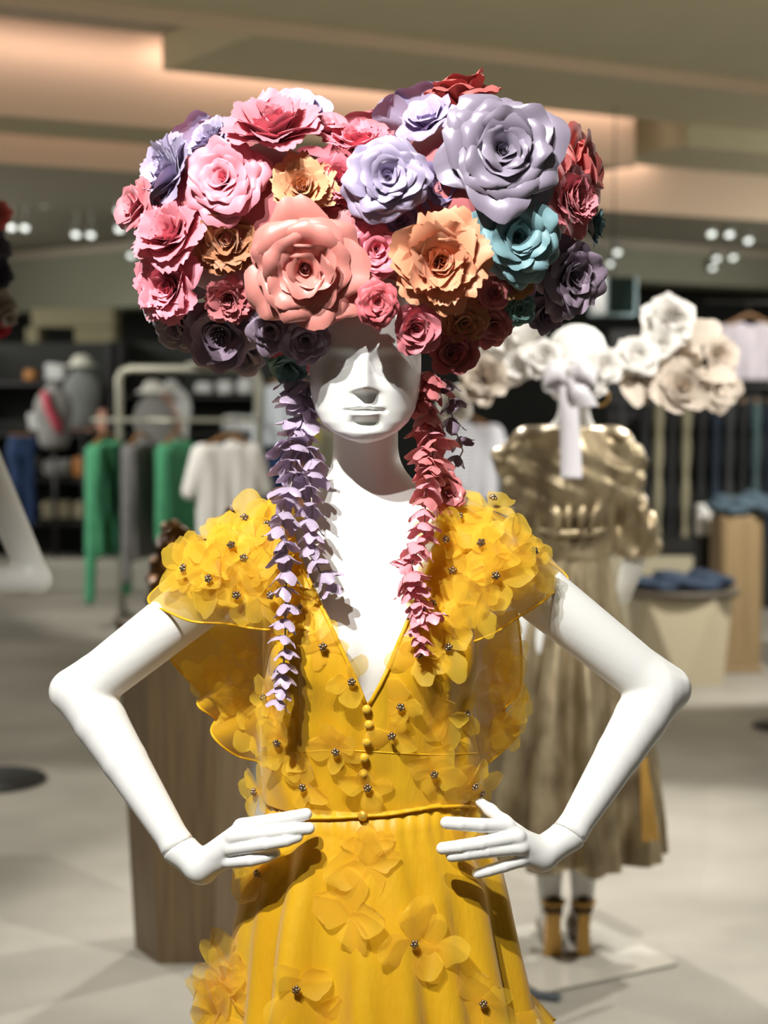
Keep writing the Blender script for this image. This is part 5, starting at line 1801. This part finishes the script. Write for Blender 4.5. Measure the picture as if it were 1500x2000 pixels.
# blue bag, red purses on a far counter behind the hat
ct = P(1215, 845, 9.6)
counter = thing('counter', (ct[0], 9.6, 0), 'dark counter with red purses, behind the gold coat collar', 'counter')
MB().box((ct[0], 9.6, (ct[2]) / 2), (1.5, .5, ct[2] - .04), 0, .01).build('body', M_DARKWALL, counter)
MB().box((ct[0], 9.6, ct[2] - .02), (1.54, .54, .035), 0, .006).build('top', M_BLACK, counter)
M_RED = mat('red_leather', (208, 36, 66), rough=.4)
for u, m, w, h, lab, nm in ((1213, M_RED, .055, .17, 'rounded red purse on the dark counter', 'purse'), (1246, mat('magenta_leather', (176, 44, 84), rough=.4), .035, .14, 'narrow magenta purse beside the red one', 'purse'), (1256, mat('steel_blue_fabric', (70, 90, 140), rough=.8), .075, .42, 'steel blue folded cloth standing behind the purses', 'folded_cloth')):
    pp = P(u, 845, 9.6 + (.12 if h > .3 else -.05)); pp[2] = ct[2]
    o = sdf_obj(nm, lambda x, y, z: np.maximum(ell(x, y, z, (pp[0], pp[1], pp[2] + h / 2), (w, .05, h / 2 + .01)), pp[2] - z), (pp[0] - w - .03, pp[1] - .08, pp[2]), (pp[0] + w + .03, pp[1] + .08, pp[2] + h + .04), .01, m)
    for vv in o.data.vertices: vv.co = vv.co - Vector(pp)
    o.location = tuple(pp)
    tag(o, lab, 'purse' if nm == 'purse' else 'cloth')

# low display plinth with a dark edge
pz = P(1315, 1062, 8.2)
pth = thing('plinth', (pz[0], 8.2, 0), 'low beige plinth with a black top edge under the hanging trousers', 'plinth')
MB().box((pz[0], 8.2, pz[2] / 2 - .02), (1.0, .6, pz[2] - .04), 0, .008).build('body', mat('sand_lacquer', (176, 166, 140), rough=.6), pth)
MB().box((pz[0], 8.2, pz[2] - .012), (1.04, .64, .04), 0, .006).build('top', M_BLACK, pth)

# table of folded denim on a faceted base
M_DENIM = mat('blue_denim', (54, 68, 88), (36, 48, 66), scale=14, rough=.9, bump=.2, bscale=60)
M_STONE = mat('sand_facet_lacquer', (186, 174, 146), rough=.55)
ty = DEPTH(1332)
tcx = P(1328, 1200, ty)[0]
tab = thing('display_table', (tcx, ty, 0), 'faceted sand coloured table under the heap of blue denim', 'table')
ht = P(0, 1150, ty)[2]
mb = MB()
n5 = 5
for k in range(n5):
    aa = 2 * math.pi * (k + .18) / n5
    mb.v.append((tcx + .30 * math.cos(aa), ty + .20 * math.sin(aa), ht - .03))
for k in range(n5):
    aa = 2 * math.pi * (k + .68) / n5
    mb.v.append((tcx + .24 * math.cos(aa), ty + .17 * math.sin(aa), 0.0))
for k in range(n5):
    mb.f.append((k, k + n5, (k + 1) % n5)); mb.f.append(((k + 1) % n5, k + n5, (k + 1) % n5 + n5))
mb.f.append(tuple(range(n5))); mb.f.append(tuple(range(2 * n5 - 1, n5 - 1, -1)))
mb.build('faceted_base', M_STONE, tab)
MB().lathe([(1e-4, 0), (.31, 0), (.315, .008), (.315, .022), (.31, .03), (1e-4, .03)], (tcx, ty, ht - .03), 40, None, 1, .66).build('tabletop', mat('table_top_dark', (78, 70, 58), rough=.5), tab, True)


def heap(c, ru, rd, h, m, label, cat, seed, name='folded_jeans'):
    def f(x, y, z):
        x = x - c[0]; y = y - c[1]; z = z - c[2]
        d = ell(x, y, z, (0, 0, h * .35), (ru, rd, h * .65))
        d = d + .018 * np.sin(x * 34 + seed + 2 * np.sin(y * 20)) * np.sin(y * 27 + seed * 2) + .010 * np.sin(z * 90 + x * 26) + .010 * np.sin(x * 70 + y * 40)
        return np.maximum(d, -z)
    o = sdf_obj(name, f, (c[0] - ru - .05, c[1] - rd - .05, c[2]), (c[0] + ru + .05, c[1] + rd + .05, c[2] + h * 1.2 + .05), .012, m)
    for vv in o.data.vertices: vv.co = vv.co - Vector(c)
    o.location = tuple(c)
    return tag(o, label, cat)


heap(np.array((tcx + .01, ty, ht + .001)), .27, .155, .085, M_DENIM, 'heap of blue denim covering the faceted table', 'folded jeans', 1)
c = P(1292, 1118, ty + .50)
heap(np.array((c[0], ty + .50, 0)), .09, .09, .36, M_DENIM, 'upright roll of blue jeans behind the faceted table', 'folded jeans', 2)
# tan pillar with denim
pY = DEPTH(1306)
px_ = P(1436, 1150, pY)[0]; pzt = P(0, 1002, pY)[2]
M_PILLAR = mat('tan_oak_veneer', (146, 122, 86), (132, 110, 76), scale=6, stretch=(8, 8, .4), rough=.55)
pil = thing('display_pillar', (px_, pY, 0), 'tan oak display pillar with denim laid over its top', 'pillar')
MB().box((px_, pY, pzt / 2), (.235, .235, pzt - .002), .12, .02).build('shaft', M_PILLAR, pil)
MB().box((px_, pY, .012), (.26, .26, .024), .12, .004).build('skirting', M_PILLAR, pil)
heap(np.array((px_ + .06, pY, pzt + .001)), .22, .15, .10, mat('teal_blue_denim', (70, 88, 98), (52, 68, 78), scale=14, rough=.9), 'teal blue jeans laid over the tan pillar top', 'folded jeans', 3)
c = P(1376, 1060, pY + .25)
tote = thing('tote_bag', (c[0], pY + .25, 0), 'white paper tote standing between the plinth and the tan pillar', 'bag')
zt = P(0, 985, pY + .25)[2]; zb0 = P(0, 1045, pY + .25)[2]
MB().box((c[0], pY + .25, (zt + zb0) / 2), (.09, .08, zt - zb0), .2, .006).build('bag_body', M_TEE, tote)
MB().box((c[0], pY + .25, zb0 / 2), (.10, .10, zb0), .2, .006).build('stand', M_BLACK, tote)
c = P(1556, 1080, pY - .1)
jk = thing('denim_jacket', (c[0], pY - .1, 0), 'teal blue denim jacket on a stand at the picture edge', 'jacket')
f = shirt_sdf(.12, .62, .5, .05, .07, .02, 13)
V, Fc = surface_nets(f, ax((-.3, .3, .012)), ax((-.14, .14, .012)), ax((-.75, .06, .012)))
jz = P(0, 975, pY - .1)[2]
mk('fabric', V @ np.array(Matrix.Rotation(.8, 3, 'Z')).T + np.array((c[0] + .06, pY - .1, jz)), Fc, mat('washed_teal_denim', (86, 104, 112), (60, 78, 86), scale=10, rough=.9), jk)
MB().tube([(c[0] + .06, pY - .1, .01), (c[0] + .06, pY - .1, jz - .02)], .014, 8).build('pole', M_BLACK, jk, True)
MB().lathe([(1e-4, 0), (.16, 0), (.16, .012), (1e-4, .016)], (c[0] + .06, pY - .1, 0), 24).build('base', M_BLACK, jk, True)

# thin dark discs on the floor, and the grey strip
for u, v, ru, lab in ((-8, 1526, .20, 'larger dark round disc on the floor beside the wooden pedestal'), (1522, 1420, .12, 'dark round disc on the floor beyond the bent elbow')):
    Yd = DEPTH(v); c = P(u, v, Yd)
    tag(MB().lathe([(1e-4, .001), (ru, .001), (ru * 1.02, .006), (ru, .014), (1e-4, .018)], (c[0], Yd, 0), 36).build('dark_disc', M_BLACK, None, True), lab, 'base plate')
c = PZ(1052, 1944, 0.006)
tag(MB().box((c[0], c[1], .007), (.12, .035, .012), -.35, .003).build('floor_strip', mat('blue_grey_steel', (92, 100, 108), rough=.4, metal=.5)), 'blue grey metal strip on the floor beside the yellow skirt', 'floor strip')

# ================================================================ the neighbour mannequin at the picture edge
EY = 1.58
e_c = P(-215, 900, EY)
edge = thing('mannequin', (e_c[0], EY, 0), 'mannequin cut off by the picture edge, only its bent arm in view', 'mannequin')
inst(body, 'body', edge, Matrix.Translation((e_c[0], EY, 0)) @ Matrix.Rotation(-.9, 4, 'Z') @ Matrix.Translation((-BX, -.02, 0)) @ Matrix.Translation(mannequin.location))
esh, eel, ewr = P(-52, 850, EY), P(68, 1128, EY - .02), P(-120, 1140, EY - .12)
f_e = lambda x, y, z: sm(sm(cone(x, y, z, esh, eel, .040, .034), cone(x, y, z, eel, ewr, .034, .024), .010), cone(x, y, z, eel, eel + np.array((.016, .004, -.012)), .028, .018), .02)
lo, hi = np.minimum(np.minimum(esh, eel), ewr) - .06, np.maximum(np.maximum(esh, eel), ewr) + .06
sdf_obj('arm', f_e, lo, hi, .006, M_WHITE, edge)
MB().lathe([(1e-4, 0), (.17, 0), (.172, .012), (1e-4, .016)], (e_c[0], EY, 0), 32).build('base_plate', M_RACK, edge, True)
ehat = thing('floral_headpiece', P(-60, 520, EY), 'dark and coral paper flower headpiece cut off by the picture edge', 'headpiece')
for (u, v, r, kind, pc_, dr) in ((-14, 420, 44, 'open', 'coral', (.4, 1, .3)), (-22, 480, 46, 'open', 'ink', (.5, 1, 0)), (-12, 535, 40, 'peony', 'ink', (.5, 1, 0)), (-2, 590, 36, 'open', 'ash', (.5, 1, -.2)), (-6, 640, 28, 'open', 'red', (.4, 1, -.3)), (-70, 440, 60, 'open', 'coral', (0, 1, .3)), (-75, 560, 60, 'peony', 'ink', (0, 1, 0)), (14, 618, 26, 'open', 'ash', (.6, 1, -.5))):
    if pc_ not in PAPER:
        PAPER['ink'] = paper('ink_violet_paper', (56, 50, 66)); PAPER['ash'] = paper('ash_paper', (150, 140, 128)); PAPER['red'] = paper('crimson_paper', (170, 30, 50))
    rnd = random.Random(u * 3 + v)
    p = P(u, v, EY - .05); R = r / FPX * (p[1] - CAM[1])
    V, Fc = flower_mesh(R, kind, rnd, .5)
    mk('paper_blossom' if kind == 'open' else 'paper_peony', V @ frame_of((dr[0], -dr[1], dr[2]), rnd.uniform(0, 6)).T + p, Fc, PAPER[pc_], ehat)
f_h = lambda x, y, z: ell(x, y, z, P(-120, 530, EY + .05), (.11, .13, .15))
q = P(-120, 530, EY + .05)
sdf_obj('cap_base', f_h, q - .2, q + .2, .014, PAPER['ink'], ehat)
